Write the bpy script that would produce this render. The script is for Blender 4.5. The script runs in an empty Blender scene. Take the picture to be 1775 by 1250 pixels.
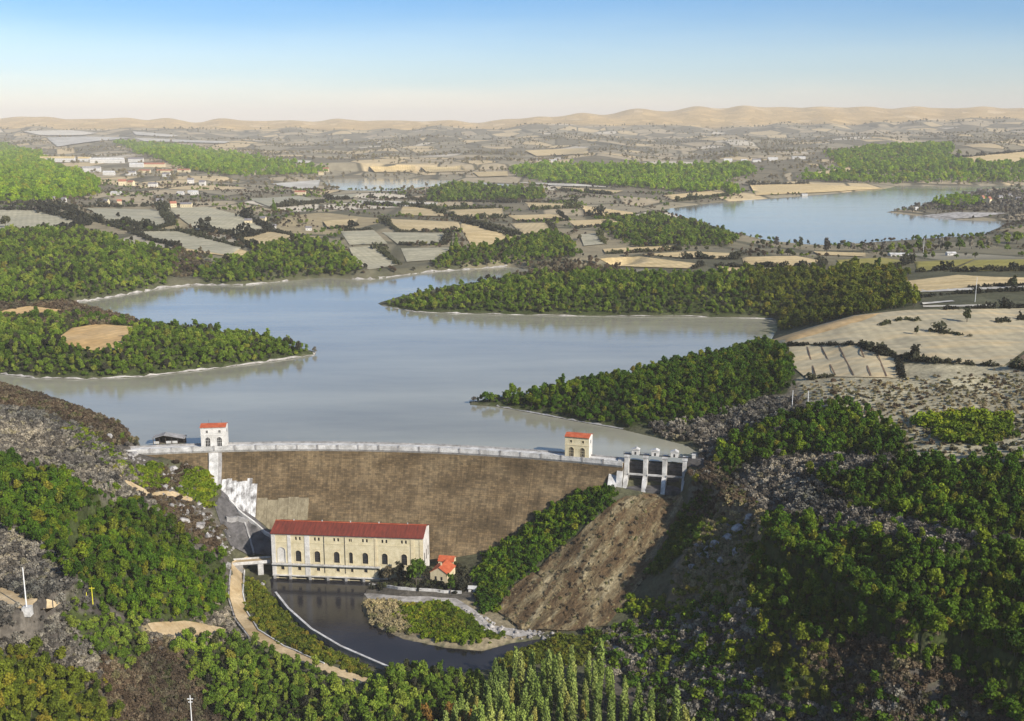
import bpy, bmesh, math, random
import numpy as np
from mathutils import Vector, Matrix
from mathutils.geometry import tessellate_polygon, delaunay_2d_cdt

scene = bpy.context.scene
COL = scene.collection
rng = np.random.default_rng(7)
random.seed(7)
R = math.radians

# ------------------------------------------------------------------ camera
F = 1903.0                     # focal length in photograph pixels (1775 wide)
PITCH = R(12.16)
CAM = np.array([0.0, 0.0, 200.0])
cam = bpy.data.cameras.new('camera')
cam.sensor_width = 36.0
cam.lens = 36.0 * F / 1775.0
cam.clip_start = 1.0
cam.clip_end = 90000.0
cam_ob = bpy.data.objects.new('camera', cam)
COL.objects.link(cam_ob)
cam_ob.location = CAM
cam_ob.rotation_euler = (math.pi / 2 - PITCH, 0, 0)
scene.camera = cam_ob

# ------------------------------------------------------------------ sky and sun
SUN_AZ, SUN_EL = R(132), R(31)     # azimuth measured from +Y (view direction) towards +X
world = bpy.data.worlds.new('World')
scene.world = world
world.use_nodes = True
wn, wl = world.node_tree.nodes, world.node_tree.links
wn.clear()
w_out = wn.new('ShaderNodeOutputWorld')
w_bg = wn.new('ShaderNodeBackground')
w_bg.inputs['Strength'].default_value = 0.115
w_sky = wn.new('ShaderNodeTexSky')
w_sky.sky_type = 'NISHITA'
w_sky.sun_disc = False
w_sky.sun_elevation = SUN_EL
w_sky.sun_rotation = SUN_AZ
w_sky.altitude = 300
w_sky.air_density = 1.0
w_sky.dust_density = 0.6
w_sky.ozone_density = 1.4
# the tint of the air: pink white haze at the horizon turning to clear blue a little higher up, all the way round
w_tc = wn.new('ShaderNodeTexCoord')
w_sep = wn.new('ShaderNodeSeparateXYZ')
wl.new(w_tc.outputs['Generated'], w_sep.inputs[0])
w_ramp = wn.new('ShaderNodeValToRGB')
w_ramp.color_ramp.interpolation = 'EASE'
e = w_ramp.color_ramp.elements
e[0].position = 0.0; e[0].color = (1.0, 0.90, 0.99, 1)
e[1].position = 1.0; e[1].color = (0.62, 0.80, 1.0, 1)
x_ = e.new(0.05); x_.color = (0.60, 0.72, 0.92, 1)
x_ = e.new(0.115); x_.color = (0.29, 0.54, 0.85, 1)
x_ = e.new(0.30); x_.color = (0.60, 0.67, 0.77, 1)
w_map = wn.new('ShaderNodeMapping'); w_map.inputs['Scale'].default_value = (2.2, 2.2, 16.0)     # thin uneven veils of haze
wl.new(w_tc.outputs['Generated'], w_map.inputs[0])
w_noi = wn.new('ShaderNodeTexNoise'); w_noi.inputs['Scale'].default_value = 1.6; w_noi.inputs['Detail'].default_value = 5
wl.new(w_map.outputs[0], w_noi.inputs['Vector'])
w_ma = wn.new('ShaderNodeMath'); w_ma.operation = 'MULTIPLY_ADD'; w_ma.inputs[1].default_value = 0.045; w_ma.inputs[2].default_value = -0.0225
wl.new(w_noi.outputs['Fac'], w_ma.inputs[0])
w_add = wn.new('ShaderNodeMath'); w_add.operation = 'ADD'
wl.new(w_sep.outputs['Z'], w_add.inputs[0]); wl.new(w_ma.outputs[0], w_add.inputs[1])
wl.new(w_add.outputs[0], w_ramp.inputs[0])
w_mul = wn.new('ShaderNodeMix'); w_mul.data_type = 'RGBA'; w_mul.blend_type = 'MULTIPLY'
w_mul.inputs['Factor'].default_value = 1.0
wl.new(w_sky.outputs[0], w_mul.inputs['A'])
wl.new(w_ramp.outputs[0], w_mul.inputs['B'])
wl.new(w_mul.outputs['Result'], w_bg.inputs['Color'])
wl.new(w_bg.outputs[0], w_out.inputs[0])

sun = bpy.data.lights.new('sun', 'SUN')
sun.energy = 4.8
sun.angle = R(0.6)
sun.color = (1.0, 0.94, 0.84)
sun_ob = bpy.data.objects.new('sun', sun)
COL.objects.link(sun_ob)
sdir = Vector((math.sin(SUN_AZ) * math.cos(SUN_EL), math.cos(SUN_AZ) * math.cos(SUN_EL), math.sin(SUN_EL)))
sun_ob.rotation_euler = sdir.to_track_quat('Z', 'Y').to_euler()
sun_ob.location = (200, -100, 400)

scene.view_settings.view_transform = 'Standard'
scene.view_settings.look = 'None'
scene.view_settings.exposure = 0.5
scene.view_settings.gamma = 1.0
scene.view_settings.use_curve_mapping = False
scene.render.engine = 'CYCLES'
cy = scene.cycles
cy.max_bounces = 4
cy.diffuse_bounces = 2
cy.glossy_bounces = 2
cy.transmission_bounces = 2
cy.transparent_max_bounces = 6
cy.volume_bounces = 0
cy.use_denoising = True
cy.caustics_reflective = False
cy.caustics_refractive = False

# ------------------------------------------------------------------ pixel <-> place
SP, CP = math.sin(PITCH), math.cos(PITCH)
def raydir(px, py):
    a = (np.asarray(px, float) - 887.5) / F
    b = (625.0 - np.asarray(py, float)) / F
    return np.stack([a + 0 * b, CP + b * SP + 0 * a, -SP + b * CP + 0 * a], -1)
def at(px, py, z):
    d = raydir(px, py)
    t = (z - CAM[2]) / d[..., 2]
    return CAM + d * t[..., None] if np.ndim(t) else CAM + d * t
def to_px(P):
    P = np.asarray(P, float) - CAM
    dep = P[..., 1] * CP - P[..., 2] * SP
    up = P[..., 1] * SP + P[..., 2] * CP
    return 887.5 + F * P[..., 0] / dep, 625 - F * up / dep

# ------------------------------------------------------------------ mesh helpers
class MB:
    def __init__(s):
        s.v = []; s.f = []
    def add(s, verts, faces):
        o = len(s.v)
        s.v.extend([tuple(map(float, p)) for p in verts])
        s.f.extend([tuple(i + o for i in f) for f in faces])
        return s
    def box(s, x0, x1, y0, y1, z0, z1, m=None):
        vs = [(x0,y0,z0),(x1,y0,z0),(x1,y1,z0),(x0,y1,z0),(x0,y0,z1),(x1,y0,z1),(x1,y1,z1),(x0,y1,z1)]
        if m is not None: vs = [tuple(m @ Vector(p)) for p in vs]
        return s.add(vs, [(3,2,1,0),(4,5,6,7),(0,1,5,4),(1,2,6,5),(2,3,7,6),(3,0,4,7)])
    def prism(s, loop, y0, y1):
        """loop of (x, z) counter-clockwise seen from -y, extruded from y0 to y1"""
        n = len(loop)
        vs = [(x, y0, z) for x, z in loop] + [(x, y1, z) for x, z in loop]
        fs = [tuple(range(n)), tuple(reversed(range(n, 2 * n)))]
        fs += [(i, i + n, (i + 1) % n + n, (i + 1) % n) for i in range(n)]
        return s.add(vs, fs)
    def tube(s, p0, p1, r0, r1=None, n=6, cap=True):
        r1 = r0 if r1 is None else r1
        p0, p1 = Vector(p0), Vector(p1)
        q = (p1 - p0).to_track_quat('Z', 'Y')
        vs = []
        for p, r in ((p0, r0), (p1, r1)):
            for k in range(n):
                a = 2 * math.pi * k / n
                vs.append(tuple(p + q @ Vector((r * math.cos(a), r * math.sin(a), 0))))
        fs = [(k, (k + 1) % n, n + (k + 1) % n, n + k) for k in range(n)]
        if cap: fs += [tuple(range(n, 2 * n)), tuple(reversed(range(n)))]
        return s.add(vs, fs)
    def wall(s, w, h, holes, depth=0.5, y=0.0, top=None):
        """a wall in the xz plane facing -y, with real openings: holes are loops of (x, z); top: optional outline"""
        outer = top or [(0, 0), (w, 0), (w, h), (0, h)]
        loops = [[Vector((a, b, 0)) for a, b in outer]] + [[Vector((a, b, 0)) for a, b in lp] for lp in holes]
        tri = tessellate_polygon(loops)
        flat = [p for lp in loops for p in lp]
        fs = []
        for t in tri:
            a, b, c = (flat[i] for i in t)
            cr = (b - a).cross(c - a).z
            fs.append(tuple(t) if cr > 0 else (t[0], t[2], t[1]))
        s.add([(p.x, y, p.y) for p in flat], fs)
        for lp in holes:
            n = len(lp)
            s.add([(a, y, b) for a, b in lp] + [(a, y + depth, b) for a, b in lp],
                  [(i, (i + 1) % n, (i + 1) % n + n, i + n) for i in range(n)])
        return s
    def build(s, name, mat, parent=None, smooth=False):
        me = bpy.data.meshes.new(name)
        me.from_pydata(s.v, [], s.f)
        me.materials.append(MAT[mat] if isinstance(mat, str) else mat)
        if smooth:
            me.polygons.foreach_set('use_smooth', [True] * len(me.polygons))
        me.update()
        o = bpy.data.objects.new(name, me)
        COL.objects.link(o)
        if parent is not None: o.parent = parent
        return o

def np_mesh(name, V, Fq, mat):
    me = bpy.data.meshes.new(name)
    V = np.asarray(V, np.float32); Fq = np.asarray(Fq, np.int32)
    n, k = Fq.shape
    me.vertices.add(len(V)); me.vertices.foreach_set('co', V.ravel())
    me.loops.add(n * k); me.loops.foreach_set('vertex_index', Fq.ravel())
    me.polygons.add(n); me.polygons.foreach_set('loop_start', np.arange(0, n * k, k, dtype=np.int32))
    me.update(calc_edges=True)
    if mat: me.materials.append(MAT[mat] if isinstance(mat, str) else mat)
    return me
def link(name, data, parent=None):
    o = bpy.data.objects.new(name, data); COL.objects.link(o)
    if parent is not None: o.parent = parent
    return o
def tag(o, label=None, cat=None, group=None, kind=None):
    if label: o['label'] = label
    if cat: o['category'] = cat
    if group: o['group'] = group
    if kind: o['kind'] = kind
    return o
def empty(name, loc, rz=0.0, label=None, cat=None, group=None):
    o = bpy.data.objects.new(name, None); COL.objects.link(o)
    o.location = loc; o.rotation_euler = (0, 0, rz)
    o.empty_display_size = 0.5
    return tag(o, label, cat, group)
def copy_tree(o, parent=None):
    c = o.copy(); COL.objects.link(c); c.parent = parent
    for ch in list(o.children):
        copy_tree(ch, c)
    return c

# ------------------------------------------------------------------ materials
MAT = {}
def mat_base(name):
    m = bpy.data.materials.new(name); m.use_nodes = True
    nt = m.node_tree; b = nt.nodes['Principled BSDF']
    MAT[name] = m
    return m, nt, b
def node(nt, t, **kw):
    n = nt.nodes.new(t)
    for k, v in kw.items(): setattr(n, k, v)
    return n
def ramp(nt, fac, stops, interp='LINEAR'):
    r = node(nt, 'ShaderNodeValToRGB'); cr = r.color_ramp; cr.interpolation = interp
    cr.elements[0].position = stops[0][0]; cr.elements[0].color = (*stops[0][1], 1)
    cr.elements[1].position = stops[-1][0]; cr.elements[1].color = (*stops[-1][1], 1)
    for p, c in stops[1:-1]:
        q = cr.elements.new(p); q.color = (*c, 1)
    nt.links.new(fac, r.inputs[0])
    return r.outputs[0]
def noise(nt, vec, scale, detail=4, rough=0.55, stretch=None):
    if stretch:
        mp = node(nt, 'ShaderNodeMapping'); mp.inputs['Scale'].default_value = stretch
        nt.links.new(vec, mp.inputs[0]); vec = mp.outputs[0]
    n = node(nt, 'ShaderNodeTexNoise'); n.inputs['Scale'].default_value = scale
    n.inputs['Detail'].default_value = detail; n.inputs['Roughness'].default_value = rough
    nt.links.new(vec, n.inputs['Vector'])
    return n.outputs['Fac']
def mix(nt, fac, a, b, mode='MIX'):
    m = node(nt, 'ShaderNodeMix', data_type='RGBA', blend_type=mode)
    for s, v in (('Factor', fac), ('A', a), ('B', b)):
        if isinstance(v, (int, float)): m.inputs[s].default_value = v
        elif isinstance(v, tuple): m.inputs[s].default_value = (*v, 1)
        else: nt.links.new(v, m.inputs[s])
    return m.outputs['Result']
def bump(nt, b, height, strength, dist):
    n = node(nt, 'ShaderNodeBump'); n.inputs['Strength'].default_value = strength; n.inputs['Distance'].default_value = dist
    nt.links.new(height, n.inputs['Height']); nt.links.new(n.outputs[0], b.inputs['Normal'])
def mat_mottled(name, c1, c2, scale, rough=0.85, c3=None, stretch=None, bmp=0.0, contrast=(0.35, 0.65)):
    m, nt, b = mat_base(name)
    tc = node(nt, 'ShaderNodeTexCoord').outputs['Object']
    n1 = noise(nt, tc, scale, 6, 0.6, stretch)
    stops = [(contrast[0], c1), (contrast[1], c2)] if c3 is None else [(contrast[0], c1), (0.5, c3), (contrast[1], c2)]
    col = ramp(nt, n1, stops)
    n2 = noise(nt, tc, scale * 7, 3, 0.7)
    col = mix(nt, 0.5, col, ramp(nt, n2, [(0.3, (0.55,) * 3), (0.7, (1.25,) * 3)]), 'MULTIPLY')
    nt.links.new(col, b.inputs['Base Color'])
    b.inputs['Roughness'].default_value = rough
    b.inputs['Specular IOR Level'].default_value = 0.25
    if name.startswith('field'):
        oi = node(nt, 'ShaderNodeObjectInfo')
        rot = node(nt, 'ShaderNodeVectorRotate', rotation_type='Z_AXIS'); nt.links.new(tc, rot.inputs['Vector'])
        an = node(nt, 'ShaderNodeMath', operation='MULTIPLY'); an.inputs[1].default_value = 3.1; nt.links.new(oi.outputs['Random'], an.inputs[0]); nt.links.new(an.outputs[0], rot.inputs['Angle'])
        wv_ = node(nt, 'ShaderNodeTexWave'); wv_.inputs['Scale'].default_value = 0.035; wv_.inputs['Distortion'].default_value = 2.5; wv_.inputs['Detail'].default_value = 3; wv_.inputs['Detail Scale'].default_value = 0.6
        nt.links.new(rot.outputs[0], wv_.inputs['Vector'])
        col = mix(nt, 0.3, col, ramp(nt, wv_.outputs['Fac'], [(0.15, (0.80,) * 3), (0.85, (1.15,) * 3)]), 'MULTIPLY')
        tone = ramp(nt, oi.outputs['Random'], [(0, (0.85, 0.87, 0.9)), (1, (1.12, 1.10, 1.05))])
        col = mix(nt, 1.0, col, tone, 'MULTIPLY')
        nt.links.new(col, b.inputs['Base Color'])
    if bmp: bump(nt, b, n2, bmp, 0.3)
    return m
def mat_leaf(name, stops):
    m, nt, b = mat_base(name)
    oi = node(nt, 'ShaderNodeObjectInfo')
    col = ramp(nt, oi.outputs['Random'], stops)
    tc = node(nt, 'ShaderNodeTexCoord').outputs['Object']
    n = noise(nt, tc, 1.3, 3, 0.75)
    loc = noise(nt, oi.outputs['Location'], 0.022, 3, 0.6)
    col = mix(nt, 0.9, col, ramp(nt, loc, [(0.30, (0.50, 0.56, 0.60)), (0.5, (1.0, 1.0, 1.0)), (0.70, (1.55, 1.48, 1.35))]), 'MULTIPLY')
    col = mix(nt, 0.85, col, ramp(nt, n, [(0.32, (0.30, 0.32, 0.30)), (0.68, (1.85, 1.8, 1.5))]), 'MULTIPLY')
    nt.links.new(col, b.inputs['Base Color'])
    b.inputs['Roughness'].default_value = 0.75
    b.inputs['Specular IOR Level'].default_value = 0.15
    tr = node(nt, 'ShaderNodeBsdfTranslucent'); nt.links.new(col, tr.inputs[0])
    ms = node(nt, 'ShaderNodeMixShader'); ms.inputs[0].default_value = 0.22
    nt.links.new(b.outputs[0], ms.inputs[1]); nt.links.new(tr.outputs[0], ms.inputs[2])
    nt.links.new(ms.outputs[0], nt.nodes['Material Output'].inputs['Surface'])
    return m

mat_leaf('leaf_deep', [(0, (0.030, 0.068, 0.004)), (0.35, (0.050, 0.105, 0.006)), (0.7, (0.080, 0.135, 0.008)), (0.95, (0.125, 0.165, 0.010)), (1, (0.12, 0.12, 0.010))])
mat_leaf('leaf_mid', [(0, (0.055, 0.098, 0.010)), (0.35, (0.092, 0.150, 0.015)), (0.7, (0.14, 0.20, 0.026)), (0.95, (0.20, 0.235, 0.036)), (1, (0.17, 0.155, 0.025))])
mat_leaf('leaf_vivid', [(0, (0.11, 0.20, 0.006)), (0.5, (0.17, 0.28, 0.008)), (0.9, (0.24, 0.33, 0.012)), (1, (0.24, 0.24, 0.015))])
mat_leaf('leaf_olive', [(0, (0.050, 0.072, 0.008)), (0.4, (0.095, 0.12, 0.012)), (0.8, (0.155, 0.165, 0.018)), (1, (0.17, 0.135, 0.018))])
mat_leaf('leaf_bright', [(0, (0.08, 0.125, 0.006)), (0.5, (0.135, 0.19, 0.010)), (0.85, (0.20, 0.24, 0.015)), (1, (0.18, 0.165, 0.015))])
mat_leaf('leaf_grey', [(0, (0.06, 0.054, 0.052)), (0.35, (0.125, 0.112, 0.105)), (0.75, (0.24, 0.215, 0.195)), (0.9, (0.30, 0.27, 0.24)), (1, (0.17, 0.15, 0.09))])
mat_leaf('leaf_brown', [(0, (0.06, 0.042, 0.03)), (0.5, (0.12, 0.085, 0.06)), (0.8, (0.16, 0.13, 0.09)), (1, (0.075, 0.08, 0.03))])
mat_leaf('leaf_hedge', [(0, (0.025, 0.026, 0.02)), (0.6, (0.05, 0.05, 0.034)), (1, (0.07, 0.08, 0.03))])
mat_leaf('leaf_far', [(0, (0.17, 0.14, 0.09)), (0.6, (0.26, 0.21, 0.135)), (1, (0.21, 0.195, 0.10))])
mat_leaf('leaf_poplar', [(0, (0.16, 0.22, 0.045)), (0.6, (0.23, 0.295, 0.075)), (0.9, (0.28, 0.31, 0.09)), (1, (0.28, 0.23, 0.06))])
mat_leaf('leaf_rust', [(0, (0.16, 0.085, 0.02)), (1, (0.24, 0.13, 0.03))])
mat_leaf('leaf_straw', [(0, (0.20, 0.165, 0.10)), (0.6, (0.32, 0.265, 0.165)), (1, (0.15, 0.15, 0.06))])
mat_mottled('bark', (0.05, 0.04, 0.03), (0.11, 0.09, 0.07), 2.0)
mat_mottled('field_tan', (0.43, 0.315, 0.15), (0.60, 0.455, 0.24), 0.02, stretch=(1, 4, 1), c3=(0.51, 0.385, 0.195))
mat_mottled('field_grey', (0.27, 0.25, 0.17), (0.40, 0.36, 0.25), 0.02, stretch=(1, 4, 1))
mat_mottled('field_stubble', (0.37, 0.315, 0.20), (0.60, 0.45, 0.24), 0.016, stretch=(1, 5, 1), c3=(0.48, 0.395, 0.24), contrast=(0.32, 0.68))
mat_mottled('field_pale', (0.44, 0.395, 0.32), (0.60, 0.55, 0.46), 0.01)
mat_mottled('field_yellow', (0.20, 0.17, 0.03), (0.33, 0.28, 0.06), 0.02, stretch=(1, 4, 1))
mat_mottled('field_orange', (0.52, 0.32, 0.12), (0.66, 0.44, 0.20), 0.02)
mat_mottled('earth_brown', (0.10, 0.065, 0.04), (0.20, 0.13, 0.075), 0.05)
mat_mottled('road_sand', (0.34, 0.24, 0.12), (0.52, 0.40, 0.24), 0.08)
mat_mottled('shore_stone', (0.20, 0.18, 0.155), (0.52, 0.48, 0.43), 0.12)
mat_mottled('rock_pale', (0.10, 0.092, 0.085), (0.46, 0.43, 0.40), 0.35, bmp=1.0, contrast=(0.36, 0.62))
mat_mottled('rock_chute_old', (0.06, 0.04, 0.028), (0.27, 0.20, 0.12), 0.13, c3=(0.125, 0.078, 0.045), bmp=1.0, stretch=(1.6, 0.5, 0.5), contrast=(0.3, 0.68))
mat_mottled('concrete_white', (0.34, 0.325, 0.30), (0.64, 0.62, 0.585), 0.22, bmp=0.3)
mat_mottled('concrete_stained', (0.16, 0.15, 0.14), (0.66, 0.64, 0.61), 0.22, stretch=(1.6, 1.6, 0.22), contrast=(0.36, 0.60))
mat_mottled('concrete_yellow', (0.16, 0.13, 0.08), (0.29, 0.245, 0.155), 0.25, stretch=(1.6, 1.6, 0.22))
mat_mottled('concrete_grey', (0.20, 0.19, 0.18), (0.38, 0.36, 0.34), 0.25, bmp=0.3)
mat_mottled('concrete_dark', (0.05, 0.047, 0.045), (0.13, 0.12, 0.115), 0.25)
mat_mottled('plaster_ochre', (0.54, 0.46, 0.28), (0.70, 0.61, 0.41), 0.3)
mat_mottled('plaster_cream', (0.56, 0.46, 0.28), (0.68, 0.58, 0.38), 0.3)
mat_mottled('plaster_white', (0.50, 0.475, 0.43), (0.70, 0.67, 0.62), 0.25)
mat_mottled('roof_red', (0.10, 0.026, 0.018), (0.24, 0.048, 0.028), 0.30, stretch=(3.5, 0.35, 1), contrast=(0.3, 0.7), c3=(0.16, 0.035, 0.022))
mat_mottled('roof_orange', (0.36, 0.07, 0.028), (0.50, 0.13, 0.055), 0.3)
mat_mottled('roof_tile', (0.26, 0.10, 0.065), (0.38, 0.16, 0.10), 0.3)
mat_mottled('roof_slate', (0.14, 0.13, 0.135), (0.24, 0.22, 0.22), 0.3)
mat_mottled('metal_dark', (0.03, 0.029, 0.028), (0.085, 0.08, 0.075), 0.5, rough=0.6)
mat_mottled('timber_dark', (0.04, 0.032, 0.026), (0.09, 0.07, 0.055), 0.6)
mat_mottled('paint_yellow', (0.55, 0.50, 0.03), (0.68, 0.62, 0.06), 0.6)
mat_mottled('paint_white', (0.70, 0.69, 0.66), (0.82, 0.81, 0.78), 0.6)

m, nt, b = mat_base('glass_dark')
b.inputs['Base Color'].default_value = (0.03, 0.03, 0.032, 1); b.inputs['Roughness'].default_value = 0.12

m, nt, b = mat_base('rock_chute')
tc = node(nt, 'ShaderNodeTexCoord').outputs['Object']
mp = node(nt, 'ShaderNodeMapping'); mp.inputs['Rotation'].default_value = (0, 0, R(-52)); nt.links.new(tc, mp.inputs[0])
st1 = noise(nt, mp.outputs[0], 0.16, 6, 0.65, (0.22, 1, 0.4))
col = ramp(nt, st1, [(0.33, (0.048, 0.034, 0.020)), (0.45, (0.105, 0.070, 0.038)), (0.54, (0.16, 0.125, 0.070)), (0.68, (0.30, 0.255, 0.16))])
st2 = noise(nt, mp.outputs[0], 1.1, 4, 0.75, (0.5, 1, 0.7))
col = mix(nt, 0.75, col, ramp(nt, st2, [(0.3, (0.35,) * 3), (0.7, (1.7, 1.65, 1.55))]), 'MULTIPLY')
nt.links.new(col, b.inputs['Base Color']); b.inputs['Roughness'].default_value = 0.95; b.inputs['Specular IOR Level'].default_value = 0.1
bump(nt, b, st2, 1.0, 0.8)

# dam facing: rough brown masonry in courses, with dark weathering and vertical streaks
m, nt, b = mat_base('dam_masonry')
tc = node(nt, 'ShaderNodeTexCoord').outputs['UV']
big = noise(nt, tc, 0.035, 5, 0.6, (1, 1.6, 1))
col = ramp(nt, big, [(0.28, (0.065, 0.048, 0.027)), (0.47, (0.115, 0.084, 0.048)), (0.72, (0.20, 0.152, 0.09))])
st = noise(nt, tc, 0.5, 4, 0.6, (1.2, 0.10, 1))
col = mix(nt, 0.55, col, ramp(nt, st, [(0.3, (0.45, 0.44, 0.42)), (0.7, (1.55, 1.5, 1.42))]), 'MULTIPLY')
br = node(nt, 'ShaderNodeTexBrick')
mp = node(nt, 'ShaderNodeMapping'); nt.links.new(tc, mp.inputs[0])
nt.links.new(mp.outputs[0], br.inputs['Vector'])
br.inputs['Scale'].default_value = 1.0; br.inputs['Brick Width'].default_value = 2.6; br.inputs['Row Height'].default_value = 1.3
br.inputs['Mortar Size'].default_value = 0.13; br.inputs['Mortar Smooth'].default_value = 0.6; br.inputs['Bias'].default_value = 0.0
br.inputs['Color1'].default_value = (0.55, 0.55, 0.55, 1); br.inputs['Color2'].default_value = (1.5, 1.42, 1.3, 1); br.inputs['Mortar'].default_value = (0.62, 0.6, 0.58, 1)
col = mix(nt, 0.65, col, br.outputs['Color'], 'MULTIPLY')
jt = node(nt, 'ShaderNodeTexBrick'); nt.links.new(mp.outputs[0], jt.inputs['Vector'])          # lift joints and building joints
jt.inputs['Scale'].default_value = 1.0; jt.inputs['Brick Width'].default_value = 24.0; jt.inputs['Row Height'].default_value = 7.0; jt.offset = 0.0
jt.inputs['Mortar Size'].default_value = 0.22; jt.inputs['Mortar Smooth'].default_value = 0.9
jt.inputs['Color1'].default_value = (0.9, 0.9, 0.9, 1); jt.inputs['Color2'].default_value = (1.1, 1.08, 1.05, 1); jt.inputs['Mortar'].default_value = (1.55, 1.5, 1.4, 1)
col = mix(nt, 0.5, col, jt.outputs['Color'], 'MULTIPLY')
fn = noise(nt, tc, 1.6, 3, 0.8)
col = mix(nt, 0.6, col, ramp(nt, fn, [(0.3, (0.6, 0.6, 0.6)), (0.72, (1.4, 1.4, 1.4))]), 'MULTIPLY')
nt.links.new(col, b.inputs['Base Color']); b.inputs['Roughness'].default_value = 0.9
b.inputs['Specular IOR Level'].default_value = 0.2
bump(nt, b, fn, 0.7, 0.4)

# lake water: pale, wind ruffled, with smoother lanes
m, nt, b = mat_base('water_lake')
tc = node(nt, 'ShaderNodeTexCoord').outputs['Object']
lane = noise(nt, tc, 0.0045, 7, 0.62, (0.7, 2.6, 1))
col = ramp(nt, lane, [(0.30, (0.205, 0.196, 0.15)), (0.70, (0.35, 0.333, 0.25))])
nt.links.new(col, b.inputs['Base Color'])
b.inputs['IOR'].default_value = 1.9
b.inputs['Specular Tint'].default_value = (1.0, 0.93, 0.80, 1)
rr = ramp(nt, lane, [(0.35, (0.06,) * 3), (0.7, (0.14,) * 3)])
nt.links.new(rr, b.inputs['Roughness'])
wv = noise(nt, tc, 0.22, 4, 0.65)
bump(nt, b, wv, 0.16, 0.5)
m, nt, b = mat_base('water_river')
tc = node(nt, 'ShaderNodeTexCoord').outputs['Object']
nt.links.new(ramp(nt, noise(nt, tc, 0.03, 4), [(0.3, (0.010, 0.010, 0.012)), (0.7, (0.028, 0.027, 0.03))]), b.inputs['Base Color'])
b.inputs['IOR'].default_value = 1.33; b.inputs['Roughness'].default_value = 0.12
bump(nt, b, noise(nt, tc, 0.5, 3), 0.15, 0.3)

# land: colour attribute gives the kind of land cover, textures the grain and the small patches
m, nt, b = mat_base('land')
tc = node(nt, 'ShaderNodeTexCoord').outputs['Object']
att = node(nt, 'ShaderNodeAttribute', attribute_name='cover').outputs['Color']
n1 = noise(nt, tc, 0.035, 6, 0.65)
col = mix(nt, 0.8, att, ramp(nt, n1, [(0.28, (0.50, 0.48, 0.48)), (0.72, (1.45, 1.42, 1.35))]), 'MULTIPLY')
n2 = noise(nt, tc, 0.4, 4, 0.7)
col = mix(nt, 0.8, col, ramp(nt, n2, [(0.3, (0.45, 0.45, 0.44)), (0.7, (1.5, 1.5, 1.48))]), 'MULTIPLY')
vor = node(nt, 'ShaderNodeTexVoronoi'); vor.inputs['Scale'].default_value = 0.0060
vor2 = node(nt, 'ShaderNodeTexVoronoi', feature='DISTANCE_TO_EDGE'); vor2.inputs['Scale'].default_value = 0.0060
mp = node(nt, 'ShaderNodeMapping'); mp.inputs['Scale'].default_value = (1, 0.55, 0); nt.links.new(tc, mp.inputs[0])
nt.links.new(mp.outputs[0], vor.inputs['Vector']); nt.links.new(mp.outputs[0], vor2.inputs['Vector'])
sepc = node(nt, 'ShaderNodeSeparateColor'); nt.links.new(vor.outputs['Color'], sepc.inputs[0])
patch = ramp(nt, sepc.outputs[0], [(0.0, (0.17, 0.145, 0.095)), (0.30, (0.26, 0.22, 0.145)), (0.58, (0.36, 0.29, 0.185)), (0.80, (0.48, 0.37, 0.21)), (0.95, (0.52, 0.45, 0.34))], 'CONSTANT')
patch = mix(nt, 0.6, patch, ramp(nt, n1, [(0.3, (0.6,) * 3), (0.7, (1.3,) * 3)]), 'MULTIPLY')
patch = mix(nt, ramp(nt, vor2.outputs['Distance'], [(0.02, (1,) * 3), (0.05, (0,) * 3)]), patch, (0.10, 0.09, 0.06))
farm = node(nt, 'ShaderNodeAttribute', attribute_name='farm').outputs['Fac']
col = mix(nt, farm, col, patch)
nt.links.new(col, b.inputs['Base Color']); b.inputs['Roughness'].default_value = 0.95
b.inputs['Specular IOR Level'].default_value = 0.1
bump(nt, b, n2, 0.6, 0.8)

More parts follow.
